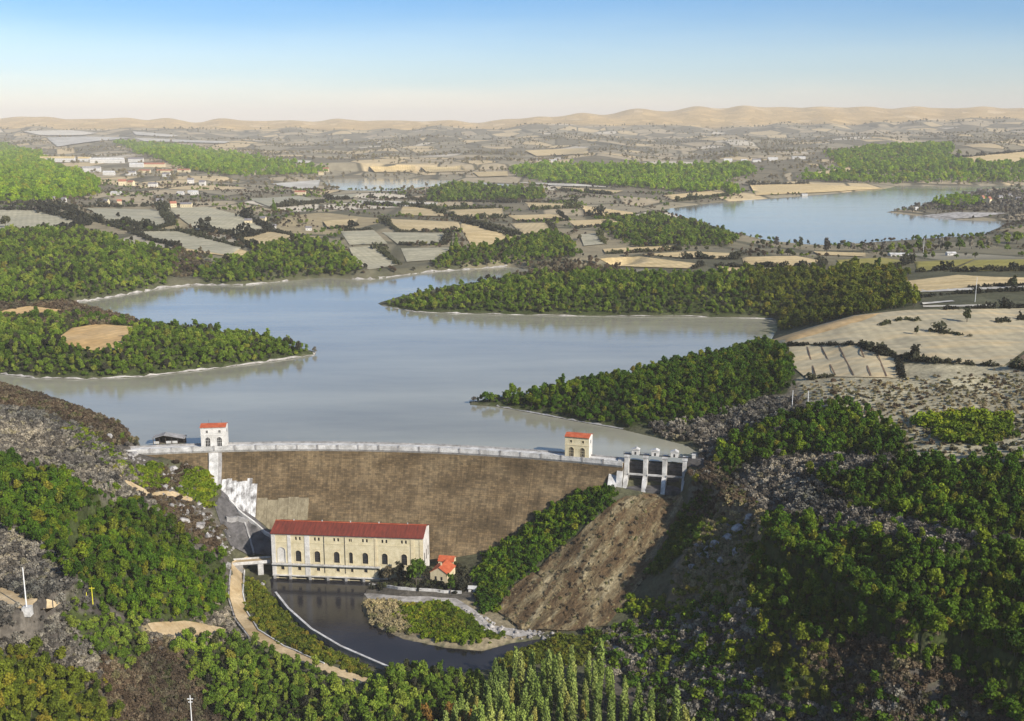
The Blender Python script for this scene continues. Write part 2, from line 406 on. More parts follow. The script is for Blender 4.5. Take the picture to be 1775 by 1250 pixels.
# ------------------------------------------------------------------ the shape of the land
# control points: photograph pixel of the place and its height above the lake (lake = 0, river = -61)
CTL = [
 # slope on the near left, from the lake shore down to the river
 (-250,655,10),(-120,662,12),(0,684,10),(60,698,9),(130,722,7),(200,748,4),(240,780,1),
 (0,760,12),(100,780,4),(180,800,0),(200,830,-4),(270,805,-3),(250,835,-7),
 (300,832,-10),(340,842,-15),(375,854,-22),(400,900,-36),(440,908,-39),(470,932,-47),(430,958,-53),
 (340,880,-21),(370,915,-32),(390,940,-43),
 (0,860,2),(100,880,-4),(200,900,-12),(300,920,-22),(370,970,-40),
 (405,985,-55),(400,1040,-56),(430,1085,-57),(480,1120,-58),(560,1155,-58.5),(620,1180,-59),
 (375,1000,-46),(360,1060,-48),(300,1000,-30),(200,1000,-18),(100,1000,-6),(0,1000,0),(-200,1000,6),(-200,860,10),
 (45,1062,-3),(150,1045,-10),(0,1100,-8),(100,1110,-16),(200,1100,-28),(300,1120,-41),(400,1130,-54),(300,1060,-36),
 (0,1250,-12),(100,1250,-22),(200,1250,-36),(330,1250,-49),(450,1220,-56),(600,1240,-58.5),(700,1190,-59.5),
 (-200,1250,-2),(0,1500,-22),(300,1500,-45),(600,1500,-58),
 # river side, plantation, foot of the dam
 (760,1200,-59.5),(900,1250,-59.5),(1000,1200,-59),(1100,1200,-58.5),(900,1140,-60),(1150,1250,-58),(900,1500,-60),(1200,1500,-52),
 (680,1040,-58.5),(760,1060,-58),(830,1090,-59),(700,1090,-60),(800,1030,-58),(700,1010,-58.5),(760,1000,-57.5),(820,985,-56),
 (500,925,-58),(600,930,-58),(700,940,-58),
 # right end of the dam, spillway and its rocky chute
 (1075,828,-9),(960,872,-24.5),(900,922,-40),(845,962,-52),
 (1080,858,-14),(1135,858,-14),(1190,858,-14),(1130,880,-17),(1080,930,-29),(1030,980,-40),(980,1030,-50),(920,1078,-58.5),
 (1190,885,-17),(1150,960,-34),(1100,1030,-47),(1045,1085,-57.5),(1040,892,-21),(960,950,-39),(900,1000,-50),(865,1055,-57.5),
 (1205,815,2),(1215,860,-9),(1208,920,-17),(1182,1000,-30),(1150,1070,-48),(1250,880,-7),(1310,925,-10),(1250,980,-21),(1250,1050,-30),
 (1200,1100,-43),(1100,1125,-54),(1150,1160,-53),(1300,1000,-16),(1300,1100,-30),(1300,1180,-40),(1250,1245,-52),(1400,1245,-42),
 (1400,1150,-24),(1400,1050,-14),(1400,950,0),(1350,900,1),(1500,1000,1),(1500,1100,-11),(1550,1190,-19),(1620,1150,-11),(1650,1100,-5),(1600,1255,-30),
 (1775,1255,-18),(1775,1100,4),(1775,1000,14),(1600,950,17),(1950,1250,-10),(1950,1000,20),(1500,1500,-45),(1900,1500,-15),
 (1250,805,6),(1230,765,3),(1300,765,13),(1300,705,17),(1380,722,24),(1450,702,30),(1560,782,28),(1450,805,18),(1400,852,12),
 (1560,852,21),(1700,852,28),(1775,802,36),(1650,722,36),(1775,702,42),(1500,682,34),(1950,700,48),(1950,800,42),
 # plateau fields on the right
 (1380,650,28),(1500,640,36),(1650,640,40),(1775,640,44),(1340,600,21),(1400,575,34),(1480,555,40),(1570,545,43),(1700,540,45),(1900,540,46),(1950,600,46),
 (1570,590,41),(1700,590,44),(1420,620,32),
 (1650,500,40),(1775,500,42),(1900,480,42),(1650,460,35),(1500,460,32),(1775,460,36),(1500,436,14),(1650,432,12),(1775,425,14),(1900,420,20),
 # headlands round the lake
 (700,532,3),(800,522,8),(900,514,12),(1000,508,14),(1100,503,17),(1200,500,19),(1300,503,21),(1400,500,28),(1500,500,34),(1400,552,20),(1352,577,8),(1480,530,34),
 (1040,462,13),(1200,452,20),(1300,452,22),(1400,457,26),(1100,480,12),(1250,480,20),
 (850,699,2),(950,692,7),(1050,688,12),(1150,680,16),(1200,700,14),(1250,660,20),(1300,650,22),(1350,635,26),(1100,722,7),(1200,742,7),(1310,612,17),
 (500,608,4),(400,604,9),(300,604,13),(200,604,15),(100,610,15),(0,610,15),(160,588,17),(60,556,14),(0,575,16),(-200,590,18),(230,572,14),(-150,545,14),
 (0,490,14),(100,478,17),(200,455,23),(0,425,32),(150,408,30),(280,445,20),(330,475,6),(400,465,12),(500,455,14),(580,445,14),(450,425,21),
 (0,385,35),(200,385,34),(350,393,29),(460,412,23),(600,445,11),(650,455,7),(720,435,14),(640,405,20),(800,405,22),(800,442,11),(900,435,11),(960,432,12),
 (1000,405,18),(1100,405,17),(1150,393,11),(1100,365,12),(1000,345,15),(900,335,14),(600,365,20),(400,355,26),(200,340,28),(0,340,40),(-200,380,38),(-200,460,30),
 (80,305,40),(0,268,62),(300,288,34),(400,280,42),(240,256,60),(550,298,22),(700,343,12),(500,340,20),(-200,300,50),
 (950,303,20),(1100,300,34),(1250,305,26),(1300,325,8),(1400,316,14),(1500,285,48),(1600,275,55),(1750,305,26),(1650,362,6),(1750,355,12),(1900,350,16),(1750,402,10),
 (1160,415,14),(1240,418,12),(1900,300,40),(640,300,22),(780,300,24),
]
ca = np.array(CTL, float)
cw = at(ca[:, 0], ca[:, 1], ca[:, 2])
cu, cv, cz = cw[:, 0] / cw[:, 1], np.log(cw[:, 1]), ca[:, 2]
# far country: rows of heights at given distances, written as skyline rows
def rbf_matrix(u, v, c=0.02):
    return np.sqrt((u[:, None] - cu[None]) ** 2 + (v[:, None] - cv[None]) ** 2 + c * c)
A = rbf_matrix(cu, cv) + 0.0
n_c = len(cu)
P1 = np.ones((n_c, 1))
M_ = np.block([[A - np.eye(n_c) * 1e-3, P1], [P1.T, np.zeros((1, 1))]])
W_ = np.linalg.solve(M_, np.append(cz, 0))

def wob(X, Y, lam, seed, n=7):
    r = np.random.default_rng(seed); s = 0
    for k in range(n):
        a = r.uniform(0, math.pi * 2); l = lam * r.uniform(0.6, 1.7); p = r.uniform(0, 6.28)
        s = s + np.sin((X * math.cos(a) + Y * math.sin(a)) * 2 * math.pi / l + p)
    return s / math.sqrt(n)

LAKE = [(-260,655),(-120,655),(0,668),(60,686),(130,708),(200,736),(240,766)]
LAKE_AFTER_DAM = [(1090,797),(1200,803),(1215,788),(1190,772),(1130,757),(1080,745),(1000,731),(920,716),(860,705),(815,702),(814,696),(900,689),(1000,676),(1100,656),(1200,634),(1290,610),(1335,592),(1348,572),(1345,553),
 (1200,549),(1100,549),(1000,548),(900,546),(800,544),(720,541),(662,530),(655,526),(700,514),(760,504),(830,492),(900,484),(1000,476),(1080,470),(1082,463),(1000,466),(920,468),(880,462),(830,466),(740,472),(650,484),(610,484),(560,481),(500,487),(420,495),(340,494),(285,499),(220,511),(160,521),(112,526),
 (150,538),(220,556),(330,574),(430,586),(500,600),(548,611),(545,616),(450,630),(350,642),(250,653),(150,658),(60,656),(0,649),(-120,638),(-260,630)]
LAKE2 = [(1148,363),(1200,356),(1260,349),(1350,343),(1440,336),(1540,326),(1560,321),(1680,322),(1780,320),(1950,318),(1950,327),(1780,327),(1700,329),(1660,341),(1605,356),(1536,368),(1600,375),(1660,381),(1735,383),(1742,390),(1700,408),(1600,414),(1500,421),(1420,426),(1330,417),(1270,402),(1220,387),(1168,372)]
LAKE3 = [(560,312),(640,309),(730,310),(830,316),(885,320),(880,325),(800,321),(730,324),(690,331),(600,330),(570,326)]
RIVER = [(466,1001),(645,1005),(632,1030),(626,1050),(642,1082),(700,1108),(770,1122),(836,1128),(880,1116),(940,1107),(958,1112),(905,1126),(880,1140),(858,1160),(800,1166),(690,1163),(640,1156),(560,1118),(502,1068),(472,1034)]
RIVER_Z = -61.0

# dam axis: an arc through three points of the crest
def circ3(a, b, c):
    ax, ay = a; bx, by = b; cx, cy_ = c
    d = 2 * (ax * (by - cy_) + bx * (cy_ - ay) + cx * (ay - by))
    ux = ((ax**2 + ay**2) * (by - cy_) + (bx**2 + by**2) * (cy_ - ay) + (cx**2 + cy_**2) * (ay - by)) / d
    uy = ((ax**2 + ay**2) * (cx - bx) + (bx**2 + by**2) * (ax - cx) + (cx**2 + cy_**2) * (bx - ax)) / d
    return ux, uy, math.hypot(ax - ux, ay - uy)
CREST = 2.4
dl, dm, dr = at(245, 776, CREST), at(610, 769, CREST), at(1082, 797, CREST)
DCX, DCY, DR = circ3(dl[:2], dm[:2], dr[:2])
ang = lambda p: math.atan2(p[0] - DCX, p[1] - DCY)      # angle from +Y, clockwise positive to the right
A_L, A_M, A_R = ang(dl), ang(dm), ang(dr)
def dpos(a, s, z):       # a: angle on the arc, s: distance downstream of the crest line
    r = DR - s
    return (DCX + r * math.sin(a), DCY + r * math.cos(a), z)
def face_s(z):           # downstream face of the dam
    z = np.asarray(z, float)
    return np.where(z > -1, 4.0, np.where(z > -9, 3.4 + (-1 - z) * 0.20, 5.0 + (-9 - z) * 0.70))
def dam_z(X, Y):         # height of the dam's downstream face above a place (very low outside it)
    a = np.arctan2(X - DCX, Y - DCY); s = DR - np.hypot(X - DCX, Y - DCY)
    z = np.where(s < 5, CREST, -9 - (s - 5) / 0.70)
    return np.where((a > A_L) & (a < A_R) & (s > -6) & (s < 44), z, -999.0)

lake_poly = np.array([at(x, y, 0)[:2] for x, y in LAKE] +
                     [dpos(a, -2.0, 0)[:2] for a in np.linspace(A_L, A_R, 24)] +
                     [at(x, y, 0)[:2] for x, y in LAKE_AFTER_DAM])
lake2_poly = np.array([at(x, y, 0)[:2] for x, y in LAKE2])
lake3_poly = np.array([at(x, y, 0)[:2] for x, y in LAKE3])
river_poly = np.array([at(x, y, RIVER_Z)[:2] for x, y in RIVER])

def inside(poly, X, Y):
    c = np.zeros(X.shape, bool)
    x0, y0 = poly[:, 0], poly[:, 1]
    x1, y1 = np.roll(x0, -1), np.roll(y0, -1)
    for i in range(len(poly)):
        if y0[i] == y1[i]: continue
        k = (y0[i] > Y) != (y1[i] > Y)
        c ^= k & (X < (x1[i] - x0[i]) * (Y - y0[i]) / (y1[i] - y0[i]) + x0[i])
    return c
def sdf(poly, X, Y, reach):
    """signed distance, positive outside; computed only near the polygon"""
    d = np.full(X.shape, 1e9)
    lo, hi = poly.min(0) - reach, poly.max(0) + reach
    k = (X > lo[0]) & (X < hi[0]) & (Y > lo[1]) & (Y < hi[1])
    x, y = X[k], Y[k]
    dd = np.full(x.shape, 1e18)
    for i in range(len(poly)):
        a, b_ = poly[i], poly[(i + 1) % len(poly)]
        ex, ey = b_ - a; L = ex * ex + ey * ey + 1e-9
        t = np.clip(((x - a[0]) * ex + (y - a[1]) * ey) / L, 0, 1)
        dd = np.minimum(dd, (x - a[0] - t * ex) ** 2 + (y - a[1] - t * ey) ** 2)
    dd = np.sqrt(dd)
    dd[inside(poly, x, y)] *= -1
    d[k] = dd
    return d

NU, NV = 470, 900
UU = np.linspace(-0.82, 0.82, NU)
VV = np.linspace(math.log(150.0), math.log(36000.0), NV)
gu, gv = np.meshgrid(UU, VV)               # rows: distance, columns: bearing
GY = np.exp(gv); GX = gu * GY
def smooth(x, a, b_):
    t = np.clip((x - a) / (b_ - a), 0, 1); return t * t * (3 - 2 * t)
def rbf_eval(u, v):
    out = np.empty(u.size)
    u, v = u.ravel(), v.ravel()
    for i in range(0, u.size, 20000):
        out[i:i + 20000] = rbf_matrix(u[i:i + 20000], v[i:i + 20000]) @ W_[:-1] + W_[-1]
    return out
near = rbf_eval(gu, np.minimum(gv, math.log(5200.0))).reshape(gu.shape)
# far country, from rows of pixel heights (bearing given as photograph x)
pxs = 887.5 + gu * F / CP * 1.0
def skyrow(pts, amp, lam, seed):
    xs, ys = zip(*pts)
    r = np.random.default_rng(seed)
    w = sum(np.sin(pxs[0] * 2 * math.pi / (lam * r.uniform(0.5, 1.8)) + r.uniform(0, 6.28)) for _ in range(8)) / 2.8
    return np.interp(pxs[0], xs, ys) + amp * w
ROWS = [  # distance, pixel rows of the crest
 (4300, [(-600,288),(2400,282)], 2, 300, 1),
 (5200, [(-600,268),(300,272),(900,272),(1300,268),(1700,250),(2400,240)], 4, 240, 2),
 (6000, [(-600,266),(300,268),(900,264),(1300,262),(1700,250),(2400,240)], 3, 200, 3),
 (7600, [(-600,238),(200,244),(600,246),(900,236),(1200,240),(1500,236),(1800,226),(2400,222)], 4, 180, 4),
 (8600, [(-600,241),(200,246),(600,248),(900,240),(1200,244),(1500,238),(1800,228),(2400,222)], 2, 160, 5),
 (10500,[(-600,222),(200,224),(600,226),(830,222),(1000,216),(1250,221),(1500,214),(1775,205),(2400,200)], 3.0, 150, 6),
 (12000,[(-600,226),(200,226),(600,228),(830,226),(1000,218),(1250,222),(1500,216),(1775,208),(2400,203)], 2, 150, 7),
 (16500,[(-600,200),(0,205),(180,206),(330,209),(480,210),(640,209),(830,212),(950,203),(1080,194),(1250,186),(1500,187),(1775,188),(2400,184)], 2.0, 110, 8),
 (20000,[(-600,216),(2400,212)], 1, 200, 9),
 (36000,[(-600,217),(2400,217)], 0, 200, 10)]
rz = []
for d, pts, amp, lam, sd in ROWS:
    py = skyrow(pts, amp, lam, sd)
    dd = raydir(pxs[0], py)
    rz.append(200 + dd[:, 2] / dd[:, 1] * d)
rz = np.array(rz); rd = np.log(np.array([r[0] for r in ROWS]))
far = np.empty_like(near)
for j in range(NU):
    tt = np.interp(VV, rd, np.arange(len(rd)))
    i0 = np.minimum(tt.astype(int), len(rd) - 2); fr = tt - i0; fr = fr * fr * (3 - 2 * fr)
    far[:, j] = rz[i0, j] * (1 - fr) + rz[i0 + 1, j] * fr
far += wob(GX, GY, 900, 21) * 7 * smooth(GY, 4500, 8000) + wob(GX, GY, 500, 22) * 4 * smooth(GY, 9000, 15000)
kf = smooth(GY, 3600, 5000)
H = near * (1 - kf) + far * kf
# small relief
H += wob(GX, GY, 55, 3) * 0.9 * (1 - smooth(GY, 900, 1600)) + wob(GX, GY, 210, 4) * 2.0 * (1 - smooth(GY, 2600, 3600)) * smooth(GY, 680, 1000)
# lakes and river
for poly, wz, slope, fl in ((lake_poly, 0.0, 0.42, True), (lake2_poly, 0.0, 0.12, True), (lake3_poly, 0.0, 0.06, True), (river_poly, RIVER_Z, 0.7, False)):
    sd_ = sdf(poly, GX, GY, 260)
    nearby = sd_ < 1e8
    out = nearby & (sd_ >= 0)
    bank = wz + 0.35 + np.where(sd_ < 1e8, sd_, 0) * slope
    if wz == 0.0:
        up = out & (H > -9.0) & (dam_z(GX, GY) < -900)
        H[up] = np.minimum(np.maximum(H[up], 0.8), bank[up])
    else:
        H[out] = np.minimum(H[out], bank[out]); H[out] = np.maximum(H[out], wz + 0.35)
    k = nearby & (sd_ < 0)
    H[k] = np.maximum(wz - 12, wz + 0.3 + sd_[k] * 0.8)

a_ = np.arctan2(GX - DCX, GY - DCY); s_ = DR - np.hypot(GX - DCX, GY - DCY)
a400, a1060 = ang(at(400, 775, 0)), ang(at(1062, 795, 0))
k = (a_ > a400) & (a_ < a1060) & (s_ > -7) & (s_ < 13)
H[k] = np.minimum(H[k], np.where(s_ < 5, -16.0, -13 - (s_ - 5) / 0.7)[k])
k = (a_ > A_L - 0.01) & (a_ <= a400) & (s_ > -7) & (s_ < 5)
H[k] = np.minimum(H[k], -6.0)
k = (a_ >= a1060) & (a_ < A_R + 0.004) & (s_ > -7) & (s_ < 5)
H[k] = np.minimum(H[k], -6.0)

def hfast(X, Y):
    X = np.asarray(X, float); Y = np.asarray(Y, float)
    a = np.clip((X / Y - UU[0]) / (UU[1] - UU[0]), 0, NU - 1.001)
    c = np.clip((np.log(Y) - VV[0]) / (VV[1] - VV[0]), 0, NV - 1.001)
    i, j = c.astype(int), a.astype(int); fi, fj = c - i, a - j
    return H[i, j] * (1 - fi) * (1 - fj) + H[i + 1, j] * fi * (1 - fj) + H[i, j + 1] * (1 - fi) * fj + H[i + 1, j + 1] * fi * fj
MY = np.exp(np.linspace(math.log(260.0), math.log(30000.0), 2600))
def ground(px, py):
    """place on the land seen at a photograph pixel"""
    px = np.atleast_1d(np.asarray(px, float)); py = np.atleast_1d(np.asarray(py, float))
    d = raydir(px, py); u = d[:, 0] / d[:, 1]; k = d[:, 2] / d[:, 1]
    zz = 200 + k[:, None] * MY[None]
    hh = hfast(u[:, None] * MY[None], np.broadcast_to(MY, zz.shape))
    hit = np.argmax(zz < hh, 1)
    Y = MY[np.maximum(hit, 0)]
    return np.stack([u * Y, Y, hfast(u * Y, Y)], -1)
def gp(px, py):
    return ground(px, py)[0]

# ------------------------------------------------------------------ terrain sheet
def in_px(poly):
    P = np.stack([GX, GY, H], -1)
    a, b_ = to_px(P)
    return inside(np.array(poly, float), a, b_)
cover = np.empty(H.shape + (4,), np.float32); cover[..., 3] = 1
cover[..., :3] = (0.085, 0.085, 0.05)                       # rough pasture and scrub
def paint(poly, c, soft=None):
    k = in_px(poly); cover[k, :3] = c
paint([(-300,640),(0,670),(240,770),(300,820),(380,900),(400,1000),(300,1120),(400,1260),(-300,1260)], (0.105, 0.093, 0.078))
paint([(1200,830),(1300,690),(1380,655),(1775,640),(2000,640),(2000,960),(1400,900),(1330,880),(1230,1060),(1150,1080)], (0.155, 0.135, 0.10))
paint([(1380,655),(1570,630),(2000,640),(2000,820),(1600,800),(1500,730),(1400,705)], (0.36, 0.32, 0.215))
paint([(1040,1090),(1300,1080),(1560,1120),(1700,1260),(1040,1260)], (0.085, 0.076, 0.064))
paint([(1230,870),(1330,880),(1310,960),(1290,1060),(1150,1070),(1170,990)], (0.21, 0.16, 0.095))
paint([(620,1030),(820,1030),(960,1090),(830,1130),(640,1100)], (0.22, 0.185, 0.12))
paint([(620,1000),(850,1000),(850,1040),(620,1035)], (0.10, 0.09, 0.075))
paint([(240,1075),(330,1080),(395,1090),(380,1115),(260,1110)], (0.30, 0.24, 0.14))
paint([(0,740),(130,735),(230,790),(230,850),(60,860),(0,800)], (0.10, 0.085, 0.075))
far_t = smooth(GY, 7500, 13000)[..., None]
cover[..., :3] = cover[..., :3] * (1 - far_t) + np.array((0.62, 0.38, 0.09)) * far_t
farm = np.clip(smooth(GY, 1150, 1700) * (1 - 0.55 * smooth(GY, 9500, 13500)), 0, 1)
farm = np.where(GY < 2300, farm * 0.55, farm)

idx = np.arange(NU * NV).reshape(NV, NU)
Q = np.stack([idx[:-1, :-1], idx[:-1, 1:], idx[1:, 1:], idx[1:, :-1]], -1).reshape(-1, 4)
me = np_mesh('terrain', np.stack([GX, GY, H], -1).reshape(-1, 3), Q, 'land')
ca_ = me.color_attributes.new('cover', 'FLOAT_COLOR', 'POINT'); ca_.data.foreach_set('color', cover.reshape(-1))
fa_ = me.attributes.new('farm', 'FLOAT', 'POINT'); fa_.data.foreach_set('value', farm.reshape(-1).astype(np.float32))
me.polygons.foreach_set('use_smooth', np.ones(len(me.polygons), bool))
tag(link('terrain', me), kind='structure')

def water(name, poly, z, mat):
    vs = [Vector((float(x), float(y), 0)) for x, y in poly]
    tri = tessellate_polygon([vs])
    mb = MB(); fs = []
    for t in tri:
        a, b_, c = (vs[i] for i in t)
        fs.append(tuple(t) if (b_ - a).cross(c - a).z > 0 else (t[0], t[2], t[1]))
    mb.add([(v.x, v.y, z) for v in vs], fs)
    return tag(mb.build(name, mat), kind='structure')
water('lake_water', lake_poly, 0.0, 'water_lake')
water('lake_water', lake2_poly, 0.0, 'water_lake')
water('lake_water', lake3_poly, 0.0, 'water_lake')
water('river_water', river_poly, RIVER_Z, 'water_river')

# ------------------------------------------------------------------ sheets laid on the land: fields, roads, bare rock
EXCL = []                       # world polygons where no tree grows
def densify(pts, step):
    out = []
    for i in range(len(pts)):
        a, b_ = np.array(pts[i], float), np.array(pts[(i + 1) % len(pts)], float)
        n = max(1, int(np.hypot(*(b_ - a)) / step))
        for k in range(n): out.append(tuple(a + (b_ - a) * k / n))
    return out
def drape_world(name, wp, mat, lift=None, excl=True, rough=0.0):
    wp = np.asarray(wp, float)[:, :2]
    c = wp.mean(0); dist = float(np.hypot(*c))
    sp = max(1.5, dist * 0.0055)
    lift = lift if lift is not None else max(0.12, dist * 0.0007)
    lo, hi = wp.min(0), wp.max(0)
    gx, gy = np.meshgrid(np.arange(lo[0], hi[0], sp), np.arange(lo[1], hi[1], sp))
    gx = gx.ravel() + rng.uniform(-.2, .2, gx.size) * sp; gy = gy.ravel() + rng.uniform(-.2, .2, gy.size) * sp
    k = inside(wp, gx, gy)
    pts = [Vector((float(x), float(y))) for x, y in wp]
    n = len(pts)
    pts += [Vector((float(x), float(y))) for x, y in zip(gx[k], gy[k])]
    ov, oe, of, *_ = delaunay_2d_cdt(pts, [(i, (i + 1) % n) for i in range(n)], [], 1, 1e-4)
    X = np.array([v.x for v in ov]); Y = np.array([v.y for v in ov])
    Z = hfast(X, Y) + lift
    if rough: Z = Z + np.abs(rng.normal(0, rough, len(Z)))
    mb = MB(); mb.v = list(zip(X.tolist(), Y.tolist(), Z.tolist())); mb.f = [tuple(f) for f in of]
    o = mb.build(name, mat, smooth=not rough)
    if excl: EXCL.append(wp)
    return tag(o, kind='structure')
def drape(name, poly, mat, step=14, **kw):
    pts = np.array(densify(poly, step))
    return drape_world(name, ground(pts[:, 0], pts[:, 1]), mat, **kw)

T, G, P_, Yl, S_, O_ = 'field_tan', 'field_grey', 'field_pale', 'field_yellow', 'field_stubble', 'field_orange'
FIELDS = [  # pixels, material, hedge edges ('all', '' or indices), words for the hedge label
 ([(-120,366),(0,365),(70,366),(155,390),(100,398),(0,402),(-120,402)], G, (1,2,3), 'the grey meadow above the left lake wood'),
 ([(150,362),(280,365),(300,390),(270,398),(190,385)], G, (1,2,3), 'the grey meadow below the farmhouses on the left'),
 ([(290,362),(360,360),(420,375),(470,400),(430,412),(340,400)], G, (2,3,4), 'the wide grey meadow with the lone tree'),
 ([(230,402),(310,402),(420,430),(400,445),(310,430),(255,415)], G, (0,1,4), 'the narrow grey meadow above the lake cove'),
 ([(310,433),(400,430),(440,440),(420,448),(330,438)], T, (2,), 'the small tan strip above the lake cove'),
 ([(410,412),(470,402),(535,415),(470,420),(440,432)], T, (0,1,4), 'the tan wedge field above the far shore wood'),
 ([(97,590),(125,570),(170,563),(238,568),(225,590),(205,608),(160,610),(115,600)], O_, (), ''),
 ([(-120,545),(0,541),(50,532),(120,540),(90,548),(20,550),(-120,552)], O_, (), ''),
 ([(660,380),(795,386),(800,402),(690,402)], T, (2,3), 'the long tan field across the lake'),
 ([(795,384),(890,412),(852,430),(820,433),(802,402)], T, (0,), 'the tan triangle field beside the conical trees'),
 ([(605,430),(650,428),(690,460),(640,470),(615,455)], G, (1,), 'the grey field sloping to the far shore'),
 ([(695,432),(785,430),(760,452),(705,455)], G, (), ''),
 ([(662,404),(780,406),(770,425),(690,425)], G, (1,2), 'the grey field below the long tan field'),
 ([(775,365),(870,362),(880,378),(800,380)], T, (0,2), 'the tan field behind the long hedge across the lake'),
 ([(880,375),(970,372),(985,383),(900,385)], T, (1,2), 'the slim tan field near the middle of the far shore'),
 ([(910,352),(1000,356),(1005,361),(920,364)], T, (2,), 'the tan strip short of the narrow far reach'),
 ([(1005,357),(1100,370),(1090,377),(1020,375)], T, (2,), 'the tan field left of the wide right lake'),
 ([(960,325),(1080,332),(1060,338),(970,330)], T, (2,), 'the tan strip below the long green wood'),
 ([(470,320),(555,313),(552,326),(520,330)], P_, (), ''),
 ([(620,348),(760,353),(750,362),(630,355)], P_, (2,), 'the white field near the narrow far reach'),
 ([(560,385),(620,380),(620,392),(570,398)], T, (2,), 'the small tan plot among brown trees'),
 ([(890,317),(1000,320),(1060,326),(960,323)], P_, (), ''),
 ([(640,291),(720,290),(720,299),(650,300)], T, (), ''),
 ([(730,292),(800,290),(810,298),(740,300)], T, (), ''),
 ([(910,262),(1020,258),(1020,268),(930,272)], T, (), ''),
 ([(820,300),(880,298),(880,306),(830,308)], T, (), ''),
 ([(1045,433),(1170,427),(1180,434),(1050,441)], T, (2,), 'the first tan strip below the round green hill'),
 ([(1110,442),(1200,437),(1280,441),(1270,450),(1180,448)], T, (2,3), 'the middle tan strip below the round green hill'),
 ([(1040,450),(1110,446),(1220,460),(1200,467),(1060,462)], T, (2,), 'the tan strip above the middle peninsula wood'),
 ([(1285,447),(1380,445),(1430,455),(1420,466),(1290,460)], T, (2,3), 'the tan field before the lakeside trees'),
 ([(1240,463),(1300,465),(1400,470),(1260,475)], T, (0,), 'the small tan strip at the back of the peninsula wood'),
 ([(1410,437),(1500,440),(1500,446),(1420,443)], T, (), ''),
 ([(1450,452),(1530,448),(1580,455),(1540,470),(1460,462)], Yl, (2,), 'the near yellow green field'),
 ([(1585,455),(1690,450),(1645,468),(1590,472)], Yl, (2,), 'the bright yellow green field'),
 ([(1690,452),(1900,450),(1900,470),(1650,471)], Yl, (2,), 'the yellow green field at the right edge'),
 ([(1560,490),(1660,478),(1730,482),(1900,484),(1900,492),(1680,500),(1590,507)], T, (3,4), 'the tan field above the white strips'),
 ([(1580,503),(1690,500),(1790,496),(1790,499),(1690,504),(1590,508)], P_, (), ''),
 ([(1598,526),(1650,522),(1655,524),(1600,529)], P_, (), ''),
 ([(1600,531),(1725,529),(1722,532),(1600,534)], P_, (), ''),
 ([(1325,595),(1400,570),(1480,548),(1570,539),(1775,536),(1950,536),(1950,596),(1775,610),(1740,636),(1600,628),(1575,620),(1512,608),(1490,597),(1345,598)], S_, (8,9,10,11), 'the broad stubble field on the right plateau'),
 ([(1365,601),(1488,600),(1518,613),(1558,624),(1563,657),(1440,654),(1400,659),(1378,640)], S_, (0,1,2,3,5), 'the striped plot on the right plateau'),
 ([(1747,636),(1780,612),(1950,600),(1950,650),(1790,645)], 'earth_brown', (4,), 'the brown plot at the right edge'),
 ([(1590,376),(1660,369),(1745,371),(1700,378),(1640,382)], 'shore_stone', (), ''),
 ([(1400,302),(1470,292),(1495,295),(1420,306)], T, (), ''),
 ([(1300,322),(1400,320),(1540,328),(1440,334),(1310,340)], T, (0,), 'the tan shore field beyond the wide right lake'),
 ([(1650,276),(1775,264),(1950,262),(1950,284),(1690,286)], T, (0,), 'the far tan field behind the bright green hill'),
 ([(985,384),(1060,381),(1080,390),(1000,396)], T, (2,), 'the tan field below the slim tan field'),
 ([(885,389),(950,387),(962,400),(905,408)], T, (1,), 'the tan plot above the inlet wood'),
 ([(1005,408),(1038,405),(1048,424),(1012,428)], G, (1,), 'the grey plot left of the round green hill'),
 ([(1150,340),(1250,331),(1262,340),(1170,350)], T, (2,), 'the tan field left of the far shore'),
 ([(560,340),(620,338),(610,346),(565,347)], G, (2,), 'the grey plot right of the conical tree'),
 ([(590,402),(648,400),(672,424),(606,426)], G, (0,), 'the grey field right of the far shore wood'),
 ([(430,346),(520,341),(560,352),(470,361)], G, (2,), 'the grey field behind the conical tree'),
 ([(700,356),(765,366),(770,376),(690,374)], T, (0,), 'the tan field above the long tan field'),
 ([(40,229),(120,227),(170,232),(140,236),(70,236)], P_, (), ''),
 ([(80,240),(150,238),(230,240),(160,247),(100,256)], P_, (), ''),
 ([(230,240),(400,247),(390,250),(250,246)], P_, (), ''),
 ([(230,229),(310,236),(300,239),(235,235)], P_, (), ''),
 ([(430,275),(540,280),(535,284),(440,281)], P_, (), ''),
]
for poly, mt, hd, words in FIELDS:
    o = drape('field', poly, mt)
drape('field', [(1327,594),(1400,571),(1480,549),(1530,544),(1500,556),(1420,580),(1360,596)], O_, lift=.75, excl=False)
for a0, a1 in (((1398,603),(1412,655)),((1422,602),(1446,652)),((1452,601),(1478,653)),((1490,604),(1508,654)),((1520,616),(1535,655))):
    drape('ditch', [a0, (a0[0] + 2.2, a0[1]), (a1[0] + 3, a1[1]), a1], 'earth_brown', lift=.75, excl=False)
chute = [(1085,862),(1140,860),(1182,862),(1188,880),(1160,930),(1130,985),(1095,1035),(1050,1090),(985,1097),(905,1095),(862,1062),(880,1030),(940,980),(990,940),(1030,905),(1058,880)]
drape('rock_ground', chute, 'rock_chute', lift=0.35, rough=0.55)
road = [(402,975),(428,968),(470,968),(470,980),(432,982),(422,990),(420,1030),(426,1060),(445,1092),(490,1120),(560,1150),(640,1178),(625,1186),(540,1158),(470,1126),(432,1103),(408,1070),(398,1035),(400,1000)]
drape('river_road', road, 'road_sand', lift=0.25)
drape('path', [(205,822),(235,842),(262,856),(300,853),(335,868),(332,874),(298,861),(258,864),(228,850),(200,830)], 'road_sand')
drape('path', [(-150,1008),(0,1020),(60,1040),(105,1048),(95,1056),(40,1062),(0,1042),(-150,1025)], 'road_sand')
